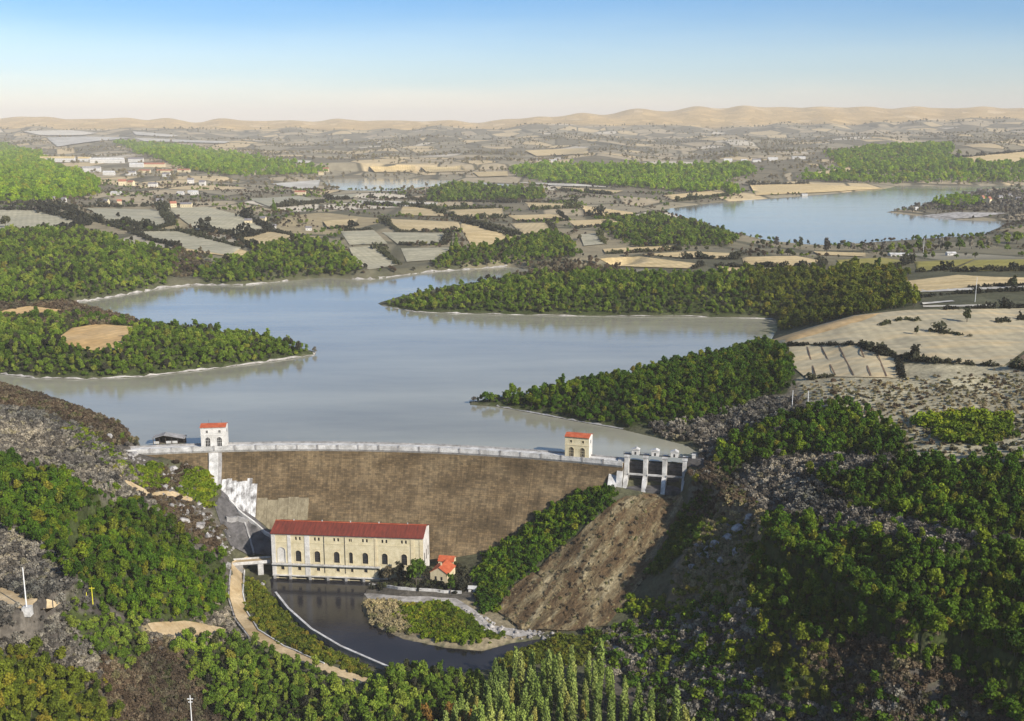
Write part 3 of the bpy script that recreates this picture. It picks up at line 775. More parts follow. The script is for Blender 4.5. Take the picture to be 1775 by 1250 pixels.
drape('path', [(255,1082),(320,1078),(392,1090),(385,1108),(300,1108),(265,1098)], 'road_sand')
drape('path', [(630,1030),(700,1035),(790,1038),(825,1060),(850,1085),(940,1100),(900,1106),(840,1096),(805,1062),(770,1048),(640,1042)], 'shore_stone')
drape('path', [(1060,1118),(1100,1132),(1150,1142),(1150,1146),(1095,1140),(1055,1126)], 'shore_stone')
# pale stony margins where the lake has drawn down
def ribbon(name, pix, w, mat, z=None, inner=0.0):
    pts = np.array([at(x, y, 0)[:2] if z is None else at(x, y, z)[:2] for x, y in pix])
    t = np.gradient(pts, axis=0); t /= np.linalg.norm(t, axis=1)[:, None] + 1e-9
    nrm = np.stack([-t[:, 1], t[:, 0]], 1)
    wv = (.62 * w * np.clip(rng.normal(.55, .38, len(pts)), .12, 1.3))[:, None]
    drape_world(name, np.concatenate([pts - nrm * inner, (pts + nrm * wv)[::-1]]), mat, lift=0.3, excl=True)
def dense_line(pts, n=9):
    out = []
    for a, b_ in zip(pts[:-1], pts[1:]):
        for k in range(n): out.append((a[0] + (b_[0] - a[0]) * k / n, a[1] + (b_[1] - a[1]) * k / n))
    return out + [pts[-1]]
ribbon('shore', dense_line([(548,611),(545,616),(450,630),(350,642),(250,653),(150,658),(60,656),(0,649),(-120,638)][::-1]), 3.6, 'shore_stone')
ribbon('shore', dense_line([(112,526),(160,521),(220,511),(285,499),(340,494),(420,495),(500,487)]), 6, 'shore_stone')
ribbon('shore', dense_line([(610,484),(650,484),(740,472),(830,466),(880,462)]), 7, 'shore_stone')
ribbon('shore', dense_line([(1340,553),(1200,549),(1100,549),(1000,548),(900,546),(800,544),(720,541),(662,530)][::-1]), 2.8, 'shore_stone')
ribbon('shore', dense_line([(1080,745),(1000,731),(920,716),(860,705)][::-1]), 2.2, 'concrete_grey')

# ------------------------------------------------------------------ the dam
def arc_solid(name, mat, prof, a0, a1, n, parent, uv=False):
    """closed profile of (s, z) points swept along the dam's arc"""
    V, Fq = [], []
    m_ = len(prof)
    aa = np.linspace(a0, a1, n + 1)
    for a in aa:
        for s, z in prof: V.append(dpos(a, s, z))
    for i in range(n):
        for j in range(m_):
            k = (j + 1) % m_
            Fq.append((i * m_ + j, (i + 1) * m_ + j, (i + 1) * m_ + k, i * m_ + k))
    mb = MB(); mb.v = V; mb.f = Fq
    mb.f.append(tuple(range(m_))); mb.f.append(tuple(reversed(range(n * m_, (n + 1) * m_))))
    o = mb.build(name, mat, parent)
    bm = bmesh.new(); bm.from_mesh(o.data); bmesh.ops.recalc_face_normals(bm, faces=bm.faces)
    if uv:
        L = bm.loops.layers.uv.new('UVMap')
        for f in bm.faces:
            for lp in f.loops:
                x, y, z = lp.vert.co
                lp[L].uv = (math.atan2(x - DCX, y - DCY) * DR, z * 1.2)
    bm.to_mesh(o.data); bm.free()
    return o
dam = empty('gravity_dam', dpos(A_M, 0, 0), 0, 'long curved brown masonry dam holding back the lake', 'dam')
dam_inv = Matrix.Translation(dam.location).inverted()
def under(o, parent):      # parent without moving
    o.parent = parent; o.matrix_parent_inverse = Matrix.Translation(parent.location).inverted() if parent.parent is None else Matrix()
    return o
body = [(-4, -45), (-4, 1.2), (3.4, 1.2), (3.4, -1.0), (4.4, -6.0), (5.4, -9.0)] + [(float(face_s(z)), z) for z in (-15, -24, -35, -48, -62)]
under(arc_solid('dam_wall', 'dam_masonry', body, A_L, A_R, 64, None, uv=True), dam)
under(arc_solid('cornice', 'concrete_white', [(3.0, -1.6), (3.0, 1.4), (4.3, 1.4), (4.3, -0.2), (3.5, -1.6)], A_L - .004, A_R, 64, None), dam)
under(arc_solid('crest_roadway', 'concrete_white', [(-4.3, 0.9), (-4.3, 1.5), (4.2, 1.5), (4.2, 1.41), (-3.9, 0.9)], A_L - .02, A_R, 64, None), dam)
under(arc_solid('parapet', 'concrete_white', [(3.7, 1.502), (3.7, 2.5), (4.15, 2.5), (4.15, 1.502)], A_L - .02, A_R, 64, None), dam)
under(arc_solid('parapet', 'concrete_grey', [(-4.2, 1.502), (-4.2, 2.5), (-3.8, 2.5), (-3.8, 1.502)], A_L - .02, A_R, 64, None), dam)
for i, a in enumerate(np.arange(A_L + .01, A_R - .005, 13.0 / DR)):          # parapet piers
    under(arc_solid('parapet_pier', 'concrete_grey', [(3.55, -0.19), (3.55, 2.75), (4.5, 2.75), (4.5, -0.19)], a - .55 / DR, a + .55 / DR, 1, None), dam)
# pale buttress strip and the limestained facing near the left bank
def face_panel(name, mat, px0, px1, z0, z1, off, th, ragged=0, n=1):
    a0, a1 = ang(at(px0, 775, CREST)), ang(at(px1, 775, CREST))
    for k in range(n):
        b0, b1 = a0 + (a1 - a0) * k / n, a0 + (a1 - a0) * (k + 1) / n - (0.15 / DR if n > 1 else 0)
        zb = z0 - (random.uniform(0, ragged) if ragged else 0); zt = z1 - (random.uniform(0, ragged) if ragged else 0)
        zs = np.linspace(zt, zb, 6)
        pr = [(float(face_s(z)) - 1.0, z) for z in zs[::-1]] + [(float(face_s(z)) + off + th, z) for z in zs]
        under(arc_solid(name, mat, pr, b0, b1, 3, None), dam)
face_panel('buttress', 'concrete_white', 361, 377, -30, -1.7, 0.5, 0.6)
face_panel('buttress', 'concrete_grey', 377.3, 383, -30, -1.75, 0.1, 0.3)
face_panel('facing_slab', 'concrete_stained', 384, 446, -42, -16.5, 0.0, 0.35, 4.0, 7)
face_panel('facing_slab', 'concrete_yellow', 447, 538, -52, -27.0, 0.0, 0.22, 1.6, 5)
random.seed(11)

# ------------------------------------------------------------------ spillway with gates
S0, S1 = at(1083, 793, 4.0), at(1190, 800, 4.0)
sw_dir = (S1 - S0)[:2]; SWL = float(np.hypot(*sw_dir)); sw_rz = math.atan2(sw_dir[1], sw_dir[0])
spill = empty('spillway', (S0[0], S0[1], 0), sw_rz, 'concrete spillway with tall pale piers and three dark gates right of dam', 'spillway')
pierx = [1.2, SWL * 0.34, SWL * 0.65, SWL - 1.0]
for i, x in enumerate(pierx):
    w = 1.25
    p = MB().prism([(-14.6, 0), (0, 0)], 0, 0) if False else MB()
    # pier seen from the side: upright front with a stepped foot
    prof = [(-1.0, 4.6), (6, 4.6), (6, -17), (-9.5, -17), (-9.0, -13.5), (-5.2, -8.0), (-1.4, -6.5)]
    vs = [(x - w, y, z) for y, z in prof] + [(x + w, y, z) for y, z in prof]
    n = len(prof)
    p.add(vs, [tuple(range(n)), tuple(reversed(range(n, 2 * n)))] + [(k, k + n, (k + 1) % n + n, (k + 1) % n) for k in range(n)])
    po = p.build('pier', 'concrete_white', spill)
    bm = bmesh.new(); bm.from_mesh(po.data); bmesh.ops.recalc_face_normals(bm, faces=bm.faces); bm.to_mesh(po.data); bm.free()
    MB().box(x - w - .35, x + w + .35, -1.4, 6.4, 4.602, 5.3).build('pier_cap', 'concrete_white', po)
for i in range(3):
    x0, x1 = pierx[i] + 1.255, pierx[i + 1] - 1.255
    g = MB().box(x0, x1, 4.2, 4.8, -12, 0.5).build('gate', 'concrete_dark', spill)
    for z in (-10, -7.2, -4.4, -1.6):
        MB().box(x0 + .1, x1 - .1, 3.7, 4.195, z, z + .5).build('gate_rib', 'metal_dark', g)
    MB().box(x0, x1, -1.9, -0.5, -6.1, -5.2).build('strut', 'concrete_white' if i < 2 else 'concrete_grey', spill)
    MB().box(x0, x1, -8.8, 6, -17, -12.2).build('sill', 'concrete_dark', spill)
MB().box(-1, SWL + 9, 2.0, 3.8, 5.302, 5.6).build('walkway', 'metal_dark', spill)
for y in (2.1, 3.7):
    r = MB()
    r.tube((-1, y, 6.7), (SWL + 9, y, 6.7), 0.06, n=4)
    for k in range(15): r.tube((-1 + k * (SWL + 10) / 14, y, 5.6), (-1 + k * (SWL + 10) / 14, y, 6.7), 0.05, n=4)
    r.build('railing', 'metal_dark', spill)
for k, x in enumerate([SWL * 0.17, SWL * 0.49, SWL * 0.80]):
    h = MB().box(x - 2.2, x + 2.2, 1.0, 4.4, 5.603, 8.6).build('hoist_house', 'plaster_white', spill)
    MB().prism([(x - 2.5, 8.602), (x + 2.5, 8.602), (x + 2.5, 8.9), (x + 0.4, 9.9), (x - 2.5, 8.9)], 0.7, 4.7).build('roof', 'concrete_white', h)
    MB().box(x - 0.5, x + 0.5, 0.9, 0.99, 5.9, 7.7).build('door', 'metal_dark', h)
x = SWL + 4
h = MB().box(x - 1, x + 1, 1.6, 3.8, 5.603, 7.6).build('winch_box', 'plaster_white', spill)
MB().box(x - 1.2, x + 1.2, 1.4, 4.0, 7.602, 7.85).build('roof', 'concrete_white', h)
# left wing wall stepping down to the rock chute
wing = MB()
prof = [(5.0, 2.3), (0.2, 2.3), (-1.5, -3.5), (-5.5, -3.8), (-8.5, -12.5), (-15, -21), (-17, -27), (5.0, -27)]
n = len(prof)
wing.add([(-4.0, y, z) for y, z in prof] + [(-0.55, y, z) for y, z in prof], [tuple(range(n)), tuple(reversed(range(n, 2 * n)))] + [(k, k + n, (k + 1) % n + n, (k + 1) % n) for k in range(n)])
wo = wing.build('wing_wall', 'concrete_white', spill)
foot = MB()
prof = [(-3.0, -6.0), (-8, -10.5), (-13, -17.2), (-18.5, -20.5), (-20, -30), (-2, -30)]
n = len(prof)
foot.add([(-9.0, y, z) for y, z in prof] + [(-4.003, y, z) for y, z in prof], [tuple(range(n)), tuple(reversed(range(n, 2 * n)))] + [(k, k + n, (k + 1) % n + n, (k + 1) % n) for k in range(n)])
fo = foot.build('wing_wall_foot', 'concrete_white', spill)
for o in (wo, fo):
    bm = bmesh.new(); bm.from_mesh(o.data); bmesh.ops.recalc_face_normals(bm, faces=bm.faces); bm.to_mesh(o.data); bm.free()
MB().box(SWL + 0.72, SWL + 10, 0.5, 5.2, -14, 5.3).build('abutment', 'concrete_dark', spill)

# ------------------------------------------------------------------ buildings
def rect(x, w, z0, z1): return [(x - w / 2, z0), (x + w / 2, z0), (x + w / 2, z1), (x - w / 2, z1)]
def arch(x, w, z0, z1, n=8):
    r = w / 2; zc = z1 - r
    return [(x - r, z0), (x + r, z0)] + [(x + r * math.cos(math.pi * k / n), zc + r * math.sin(math.pi * k / n)) for k in range(n + 1)]
def pane_in(loop, y, parent, frame=None, mat='glass_dark', mull=(), bars=(), fm='paint_white', name='window'):
    xs = [p[0] for p in loop]; zs = [p[1] for p in loop]
    x0, x1, z0, z1 = min(xs), max(xs), min(zs), max(zs)
    mb = MB(); mb.add([(a, y, b_) for a, b_ in loop], [tuple(range(len(loop)))])
    w = mb.build(name, mat, parent)
    bar = MB()
    t = 0.13
    for m_ in mull: bar.box(x0 + (x1 - x0) * m_ - t / 2, x0 + (x1 - x0) * m_ + t / 2, y - .10, y - .01, z0, z1 - (0.25 if len(loop) > 4 else 0))
    for m_ in bars: bar.box(x0, x1, y - .09, y - .015, z0 + (z1 - z0) * m_ - t / 2, z0 + (z1 - z0) * m_ + t / 2)
    if bar.v: bar.build('glazing_bar', fm, w)
    if frame: frame_ring(loop, frame, parent=w, y0=-0.12, y1=0.05)
    return w
def frame_ring(loop, mat, parent, y0, y1, t=0.32):
    cx = sum(p[0] for p in loop) / len(loop); cz = sum(p[1] for p in loop) / len(loop)
    xs = [p[0] for p in loop]; zs = [p[1] for p in loop]
    kx = 1 + 2 * t / (max(xs) - min(xs)); kz = 1 + 2 * t / (max(zs) - min(zs))
    n = len(loop)
    o = [(cx + (a - cx) * kx, cz + (b_ - cz) * kz) for a, b_ in loop]
    V = [(a, y0, b_) for a, b_ in loop] + [(a, y0, b_) for a, b_ in o] + [(a, y1, b_) for a, b_ in o] + [(a, y1, b_) for a, b_ in loop]
    fs = []
    for i in range(n):
        j = (i + 1) % n
        fs += [(i + n, j + n, j, i), (i + 2 * n, j + 2 * n, j + n, i + n), (i, j, j + 3 * n, i + 3 * n)]
    return MB().add(V, fs).build('surround', mat, parent)

# powerhouse below the dam
pl, pr = at(470, 923.5, -33.0), at(733, 932.5, -33.0)
PW = float(np.hypot(*(pr - pl)[:2])); prz = math.atan2(pr[1] - pl[1], pr[0] - pl[0])
PB = -60.0; PD = 21.0; EH = 27.0
ph = empty('powerhouse', (pl[0], pl[1], PB), prz, 'long ochre power station with dark red roof below the dam', 'power station')
fx = lambda zx: (zx - 160) / (1515 - 160) * PW
bays = [397, 568, 742, 998, 1172, 1345]
holes = []; win = []
for b_ in bays: win.append((arch(fx(b_), 3.5, 9.6, 16.6), 'big'))
win.append((arch(fx(870), 2.3, 9.6, 16.6), 'big'))
for b_ in bays:
    for dx in (-17, 18): win.append((rect(fx(b_ + dx), 1.15, 22.9, 25.0), 'small'))
for dx in (-7, 8): win.append((rect(fx(868 + dx), 0.8, 23.0, 24.9), 'small'))
for b_ in (250, 403, 573, 750, 877, 1000, 1172, 1345): win.append((rect(fx(b_), 2.1 if b_ != 877 else 1.6, 4.2, 6.4), 'low'))
win.append((arch(fx(245), 4.4, 8.8, 18.2), 'blind'))
outl = [fx(k) for k in (262, 420, 580, 745, 905)]
holes = [w[0] for w in win] + [rect(x, 7.0, -.98, .9) for x in outl]
MB().wall(PW, EH, holes, 0.7, top=[(0, -1.2), (PW, -1.2), (PW, EH), (0, EH)]).build('front_wall', 'plaster_ochre', ph)
for lp, kind in win:
    if kind == 'big': pane_in(lp, 0.6, ph, 'plaster_cream', mull=(.25, .5, .75), bars=(.2, .4, .6, .78), fm='metal_dark')
    elif kind == 'blind': pane_in(lp, 0.35, ph, 'plaster_white', mat='plaster_white', name='blind_arch')
    elif kind == 'small': pane_in(lp, 0.5, ph, mull=(.5,), fm='metal_dark')
    else: pane_in(lp, 0.5, ph, 'plaster_cream', mull=(.5,), bars=(.5,), fm='metal_dark')
for x in outl: pane_in(rect(x, 7.0, -.98, .9), 0.65, ph, mat='metal_dark', name='draft_tube_opening')
gable = [(0, 0), (PD, 0), (PD, EH), (PD / 2, EH + 3.4), (0, EH)]
side = MB(); side.v = [(PW, y, z) for y, z in gable] ; side.f = [tuple(range(5))]
side.build('end_wall', 'plaster_white', ph)  # whiter than the front: sun on this end is put into the colour
side = MB(); side.v = [(0, y, z) for y, z in gable]; side.f = [tuple(reversed(range(5)))]
side.build('end_wall', 'plaster_white', ph)
MB().add([(0, PD, 0), (PW, PD, 0), (PW, PD, EH), (0, PD, EH)], [(3, 2, 1, 0)]).build('rear_wall', 'plaster_ochre', ph)
for k in (4.5, 10.5, 16.5):
    lp = [(k - 1, 10), (k + 1, 10), (k + 1, 16), (k - 1, 16)]
    mb = MB(); mb.add([(PW + .06, y, z) for y, z in lp], [(0, 1, 2, 3)]); mb.build('window', 'glass_dark', ph)
# roof of two long slopes with overhang and thickness
def gable_roof(name, mat, W, D, eh, rise, over, parent, th=0.35, rh=0.5):
    sl = rise / (D / 2)
    y0, zy0 = -over, eh - over * sl
    prof = [(y0, zy0 + .02), (D / 2, eh + rise + .02), (D + over, zy0 + .02), (D + over, zy0 + th), (D / 2, eh + rise + th), (y0, zy0 + th)]
    mb = MB(); n = len(prof)
    mb.add([(-rh, y, z) for y, z in prof] + [(W + rh, y, z) for y, z in prof],
           [tuple(reversed(range(n))), tuple(range(n, 2 * n))] + [(k, (k + 1) % n, (k + 1) % n + n, k + n) for k in range(n)])
    o = mb.build(name, mat, parent)
    bm = bmesh.new(); bm.from_mesh(o.data); bmesh.ops.recalc_face_normals(bm, faces=bm.faces); bm.to_mesh(o.data); bm.free()
    return o
rf = gable_roof('roof', 'roof_red', PW, PD, EH, 3.4, 1.0, ph, 0.4, 0.45)
MB().box(-.4, PW + .4, PD / 2 - .35, PD / 2 + .35, EH + 3.78, EH + 4.05).build('ridge', 'roof_orange', rf)
for k in range(5):
    MB().box(PW * (.12 + .19 * k) - .25, PW * (.12 + .19 * k) + .25, PD / 2 - .25, PD / 2 + .25, EH + 4.052, EH + 4.9).build('vent', 'concrete_white', rf)
for zx, w in ((176, 2.4), (318, 2.0), (480, 3.0), (1095, 1.4), (1420, 2.0), (1500, 2.2)):
    MB().box(fx(zx) - w / 2, fx(zx) + w / 2, -.28, -.002, 1.42, EH - .9).build('pilaster', 'plaster_white' if zx < 500 else 'plaster_cream', ph)
for zx in (632, 818): MB().box(fx(zx) - .16, fx(zx) + .16, -.22, -.002, 3.3, EH - .9).build('drainpipe', 'metal_dark', ph)
MB().box(-.3, PW + .3, -.42, -.002, EH - .9, EH - .25).build('cornice', 'plaster_white', ph)
MB().box(0, PW, -.16, -.003, 21.2, 21.7).build('string_course', 'plaster_ochre', ph)
MB().box(0, PW, -.19, -.003, 25.6, 25.9).build('string_course', 'plaster_cream', ph)
for k in range(len(bays)):
    MB().box(fx(bays[k]) - 2.6, fx(bays[k]) + 2.6, -.10, -.004, 17.6, 18.1).build('hood_mould', 'plaster_cream', ph)
g_ = MB().box(0, PW * .72, -1.9, -.002, 8.0, 8.45).build('gallery', 'concrete_white', ph)
r = MB(); r.tube((0, -1.85, 9.4), (PW * .72, -1.85, 9.4), .05, n=4)
for k in range(22): r.tube((PW * .72 * k / 21, -1.85, 8.45), (PW * .72 * k / 21, -1.85, 9.4), .05, n=4)
r.build('railing', 'metal_dark', g_)
MB().box(0, PW, -1.4, -.004, 1.02, 1.4).build('ledge', 'concrete_white', ph)
for zx in (180, 322, 500, 662, 825, 985):
    MB().box(fx(zx) - .7, fx(zx) + .7, -1.3, -.006, -4, 1.0).build('tailrace_pier', 'concrete_grey', ph)

def house(name, loc, rz, W, D, H_, rise, wallm, roofm, label, cat='house', group=None, wins=(), doors=(), gwins=(), chimney=False, over=0.4):
    """gabled house, front wall along x facing -y; wins/doors: loops cut into the front; gwins: loops in the gable end at x = 0 or W"""
    h = empty(name, loc, rz, label, cat, group)
    MB().wall(W, H_, list(wins) + list(doors), 0.35).build('wall', wallm, h)
    for x, fl in ((0, True), (W, False)):
        g = [(0, 0), (D, 0), (D, H_), (D / 2, H_ + rise), (0, H_)]
        mb = MB(); mb.v = [(x, y, z) for y, z in g]; mb.f = [tuple(reversed(range(5))) if fl else tuple(range(5))]
        mb.build('gable_wall', wallm, h)
    MB().add([(0, D, 0), (W, D, 0), (W, D, H_), (0, D, H_)], [(3, 2, 1, 0)]).build('wall', wallm, h)
    for lp in wins: pane_in(lp, .3, h, mull=(.5,), fm='timber_dark')
    for lp in doors: pane_in(lp, .3, h, mat='timber_dark', name='door')
    for x, lp in gwins:
        s = -1 if x == 0 else 1
        mb = MB(); mb.add([(x + s * .05, y, z) for y, z in lp], [(0, 1, 2, 3) if s > 0 else (3, 2, 1, 0)]); mb.build('window', 'glass_dark', h)
    r = gable_roof('roof', roofm, W, D, H_, rise, over, h, .25, over)
    if chimney: MB().box(W * .3 - .4, W * .3 + .4, D / 2 - .4, D / 2 + .4, H_ + rise * .7, H_ + rise + 1.6).build('chimney', wallm, r)
    return h

# the two gatehouses on the crest
def gatehouse(px, py, width, label, wallm, trim, roofm, D=9.0, Hh=13.0, face_off=2.2, doors=()):
    a = ang(at(px, py, CREST))
    p = dpos(a, face_off, 1.503)
    rz = -a
    u = Vector((math.cos(rz), math.sin(rz)))
    h = empty('gatehouse', (p[0] - u.x * width / 2, p[1] - u.y * width / 2, 1.503), rz, label, 'gatehouse')
    dws = [arch(width * .27, 2.9, 0.02, 6.4), arch(width * .73, 2.9, 0.02, 6.4)]
    ups = [rect(width * .25, 1.3, 9.2, 10.9), rect(width * .75, 1.3, 9.2, 10.9)]
    MB().wall(width, Hh, dws + ups, 0.5).build('front_wall', wallm, h)
    rise = 1.15
    for x, fl in ((0, True), (width, False)):
        g = [(0, 0), (D, 0), (D, Hh), (D / 2, Hh + rise), (0, Hh)]
        mb = MB(); mb.v = [(x, y, z) for y, z in g]; mb.f = [tuple(reversed(range(5))) if fl else tuple(range(5))]
        mb.build('end_wall', 'plaster_white' if not fl else wallm, h)  # right end always white: its sunlit look is put into the plaster colour
        mb = MB(); s = -.05 if fl else .05
        mb.add([(x + s, y, z) for y, z in ((D * .4, 8.6), (D * .6, 8.6), (D * .6, 10.6), (D * .4, 10.6))], [(3, 2, 1, 0) if fl else (0, 1, 2, 3)])
        mb.build('window', 'glass_dark', h)
    MB().add([(0, D, 0), (width, D, 0), (width, D, Hh), (0, D, Hh)], [(3, 2, 1, 0)]).build('rear_wall', wallm, h)
    for lp in dws: pane_in(lp, .4, h, trim, mat='glass_dark', mull=(.33, .66), bars=(.4, .66), fm=trim, name='doorway')
    for lp in ups: pane_in(lp, .4, h, trim, mull=(.5,), fm=trim)
    MB().box(-.15, width + .15, -.2, -.002, 7.6, 8.0).build('string_course', trim, h)
    MB().box(-.2, width + .2, -.3, -.003, Hh - .6, Hh - .12).build('cornice', trim, h)
    r = gable_roof('roof', roofm, width, D, Hh, rise, .7, h, .3, .25)
    for s in (.3, .8): MB().tube((width * s, D / 2, Hh + rise), (width * s, D / 2, Hh + rise + 2.6), .07, n=4).build('lightning_rod', 'metal_dark', r)
    under_ = MB().box(0, width, 4.2 - face_off if False else 0.05, D, -6.0, -.001)
    under_.build('base', 'concrete_grey', h)
    return h
gatehouse(374, 767, 15.5, 'tall white gatehouse with thin red roof near the left end of the dam', 'plaster_white', 'plaster_white', 'roof_orange')
gatehouse(1004, 786, 15.0, 'ochre gatehouse with orange roof on the right part of the dam crest', 'plaster_ochre', 'plaster_cream', 'roof_orange')

# watchman's house with gable towards the camera and its neighbour in the shade of the dam
p = at(742, 1012, -58.0); g0 = hfast(p[0], p[1])
house('keeper_house', (p[0] + 11.2, p[1] - 1.0, g0 - .3), R(90 - 18), 12.5, 10.5, 6.4, 3.2, 'plaster_cream', 'roof_orange',
      'small cream house with bright orange red roof beside the river', wins=[rect(3.2, 1.1, 2.2, 4.2), rect(9.2, 1.1, 2.2, 4.2)], doors=[rect(6.2, 1.2, 0.05, 2.4)],
      gwins=[(0, [(3.0, 2.2), (4.2, 2.2), (4.2, 4.2), (3.0, 4.2)]), (0, [(6.6, 2.2), (7.8, 2.2), (7.8, 4.2), (6.6, 4.2)])], chimney=True)
p = at(760, 984, -58.0); g0 = hfast(p[0], p[1])
house('outbuilding', (p[0], p[1], g0 - .3), R(-10), 9.0, 7, 5.2, 2.0, 'plaster_ochre', 'roof_orange', 'shaded outbuilding with red roof tucked behind the cream house', 'outbuilding',
      wins=[rect(2.5, 1, 2, 3.6)], doors=[rect(6, 1.6, .05, 2.6)])
p = at(812, 1028, -58.5); g0 = hfast(p[0], p[1])
house('riverside_hut', (p[0], p[1], g0 - .2), R(-8), 4.2, 3.4, 2.4, 0.9, 'plaster_white', 'concrete_white', 'tiny white hut at the foot of the chute', 'hut', doors=[rect(2, .9, .03, 1.9)])

# open shed at the left end of the crest
p = at(266, 769, 1.6); zb = 1.6
shed = empty('open_shed', (p[0], p[1], zb - 0.2), R(6), 'dark open sided shed with pale sloping roof at the dam end', 'shed')
SW = 19.0
for k in range(6):
    for y in (0, 6.5):
        MB().box(k * SW / 5 - .18, k * SW / 5 + .18, y - .18, y + .18, -2, 3.6).build('post', 'timber_dark', shed)
MB().add([(-.6, -.8, 3.7), (SW + .6, -.8, 2.9), (SW + .6, 7.3, 2.9), (-.6, 7.3, 3.7), (SW * .35, -.8, 5.4), (SW * .35, 7.3, 5.4),
          (-.6, -.8, 3.9), (SW + .6, -.8, 3.1), (SW + .6, 7.3, 3.1), (-.6, 7.3, 3.9), (SW * .35, -.8, 5.6), (SW * .35, 7.3, 5.6)],
         [(0, 4, 5, 3), (4, 1, 2, 5), (6, 9, 11, 10), (10, 11, 8, 7), (0, 6, 10, 4), (4, 10, 7, 1), (3, 5, 11, 9), (5, 2, 8, 11), (0, 3, 9, 6), (1, 7, 8, 2)]).build('roof', 'concrete_grey', shed)
MB().box(0, SW, 6.2, 6.35, -2, 3.4).build('back_wall', 'timber_dark', shed)
for k in (0, 2, 3): MB().box(k * SW / 5 + .3, (k + 1) * SW / 5 - .3, -.05, .08, 0, 1.6).build('side_panel', 'concrete_white', shed)

# ------------------------------------------------------------------ walls, bridge, poles
def wall_line(name, pix, h, t, mat, label, cat, z_extra=0.0, zfix=None, n=4, down=2.0, coping=None):
    pp = dense_line(pix, n)
    G_ = ground([a for a, _ in pp], [b_ for _, b_ in pp]) if zfix is None else np.array([at(a, b_, zfix) for a, b_ in pp])
    c = G_[0]
    o = empty(name, tuple(c), 0, label, cat)
    t_ = np.gradient(G_[:, :2], axis=0); t_ /= np.linalg.norm(t_, axis=1)[:, None]
    nr = np.stack([-t_[:, 1], t_[:, 0]], 1) * t / 2
    def strip(z0, z1, k):
        V = []; fs = []
        for g, m_ in zip(G_, nr):
            for s, z in ((-k, z0), (k, z0), (k, z1), (-k, z1)): V.append((g[0] + m_[0] * s - c[0], g[1] + m_[1] * s - c[1], g[2] - c[2] + z))
        for i in range(len(G_) - 1):
            for j in range(4):
                fs.append((i * 4 + j, i * 4 + (j + 1) % 4, i * 4 + 4 + (j + 1) % 4, i * 4 + 4 + j))
        fs += [(3, 2, 1, 0), tuple(len(V) - 4 + q for q in range(4))]
        return MB().add(V, fs)
    def fix(ob):
        bm = bmesh.new(); bm.from_mesh(ob.data); bmesh.ops.recalc_face_normals(bm, faces=bm.faces); bm.to_mesh(ob.data); bm.free()
    fix(strip(-down, h, 1).build('wall_face', mat, o))
    if coping: fix(strip(h + .002, h + .35, 1.35).build('coping', coping, o))
    return o
wall_line('quay_wall', [(478,1036),(500,1064),(540,1100),(590,1130),(640,1152),(672,1166)], 3.2, 0.9, 'concrete_grey', 'curved stone quay wall with pale coping along the left river bank', 'retaining wall', zfix=-61.0, down=3, coping='concrete_white')
wall_line('road_wall', [(424,990),(421,1030),(428,1062),(448,1094),(492,1122),(562,1152)], 0.9, 0.6, 'concrete_white', 'low pale wall edging the curved sandy river road', 'wall')
wall_line('road_wall', [(400,990),(396,1040),(408,1078),(432,1108)], 1.3, 0.7, 'rock_pale', 'rough stone wall between the river road and wooded slope', 'wall')
wall_line('terrace_wall', [(640,1016),(690,1022),(740,1026),(800,1030)], 1.6, 0.6, 'concrete_white', 'pale garden wall in front of the cream house', 'wall')
# access bridge from the road to the powerhouse
b0, b1 = at(418, 974, -52.5), at(470, 970, -52.5)
L_ = float(np.hypot(*(b1 - b0)[:2])); bz = math.atan2(b1[1] - b0[1], b1[0] - b0[0])
br_ = empty('access_bridge', (b0[0], b0[1], -52.5), bz, 'short pale bridge leading from the river road to the power station', 'bridge')
MB().box(-6, L_ + .5, -3, 3, -.9, 0).build('deck', 'road_sand', br_)
for y in (-3.25, 3.01): MB().box(-6, L_ - .3, y, y + .24, -.8, 1.1).build('parapet', 'concrete_white', br_)
MB().box(L_ * .55, L_ * .55 + 3.2, -2.6, 2.6, -10, -.902).build('pier', 'concrete_white', br_)
MB().box(-6, 1, -2.8, 2.8, -9, -.902).build('abutment', 'concrete_grey', br_)

wall_line('sluice_wall', [(398,872),(420,896),(446,916),(474,938)], 2.2, 1.2, 'concrete_white', 'pale diagonal wall stepping down beside the dam to the power station', 'retaining wall', down=6)
wall_line('sluice_wall', [(392,905),(412,903),(430,910)], 2.4, 2.4, 'concrete_grey', 'short grey wall above the dark recess beside the power station', 'retaining wall', down=6)
wall_line('sluice_wall', [(424,908),(432,935),(440,962)], 1.6, 1.0, 'concrete_grey', 'narrow grey wall running down the dark recess beside the dam', 'retaining wall', down=5)
drape('rock_ground', [(384,852),(404,868),(446,902),(474,930),(474,966),(430,966),(400,950),(384,915),(372,880)], 'concrete_dark', lift=.3, rough=.5)  # dark sheet: the shade of the recess is put into the ground colour
def pole(name, px, py, h, mat, label, r=.28, arms=(), base=None, pair=0):
    p = gp(px, py)
    o = empty(name, (p[0], p[1], p[2] - .1), 0, label, 'pole')
    for k in range(pair or 1):
        x = (k - .5 * (pair - 1)) * 2.6 if pair else 0
        MB().tube((x, 0, -.5), (x, 0, h), r, r * .7, n=8).build('post', mat, o)
    for z, w in arms: MB().box(-w / 2, w / 2, -.15, .15, z, z + .3).build('crossarm', mat, o)
    if base: MB().box(-base, base * 1.3, -base, base, -2.5, 1.6).build('base', 'concrete_white', o)
    return o
pole('utility_pole', 47, 1062, 19, 'paint_white', 'tall white pole on a concrete block beside the sandy path', .30, base=1.5)
pole('utility_pole', 156, 1046, 8, 'paint_yellow', 'yellow twin post frame standing among bushes', .26, arms=((7.2, 5.2),), pair=2)
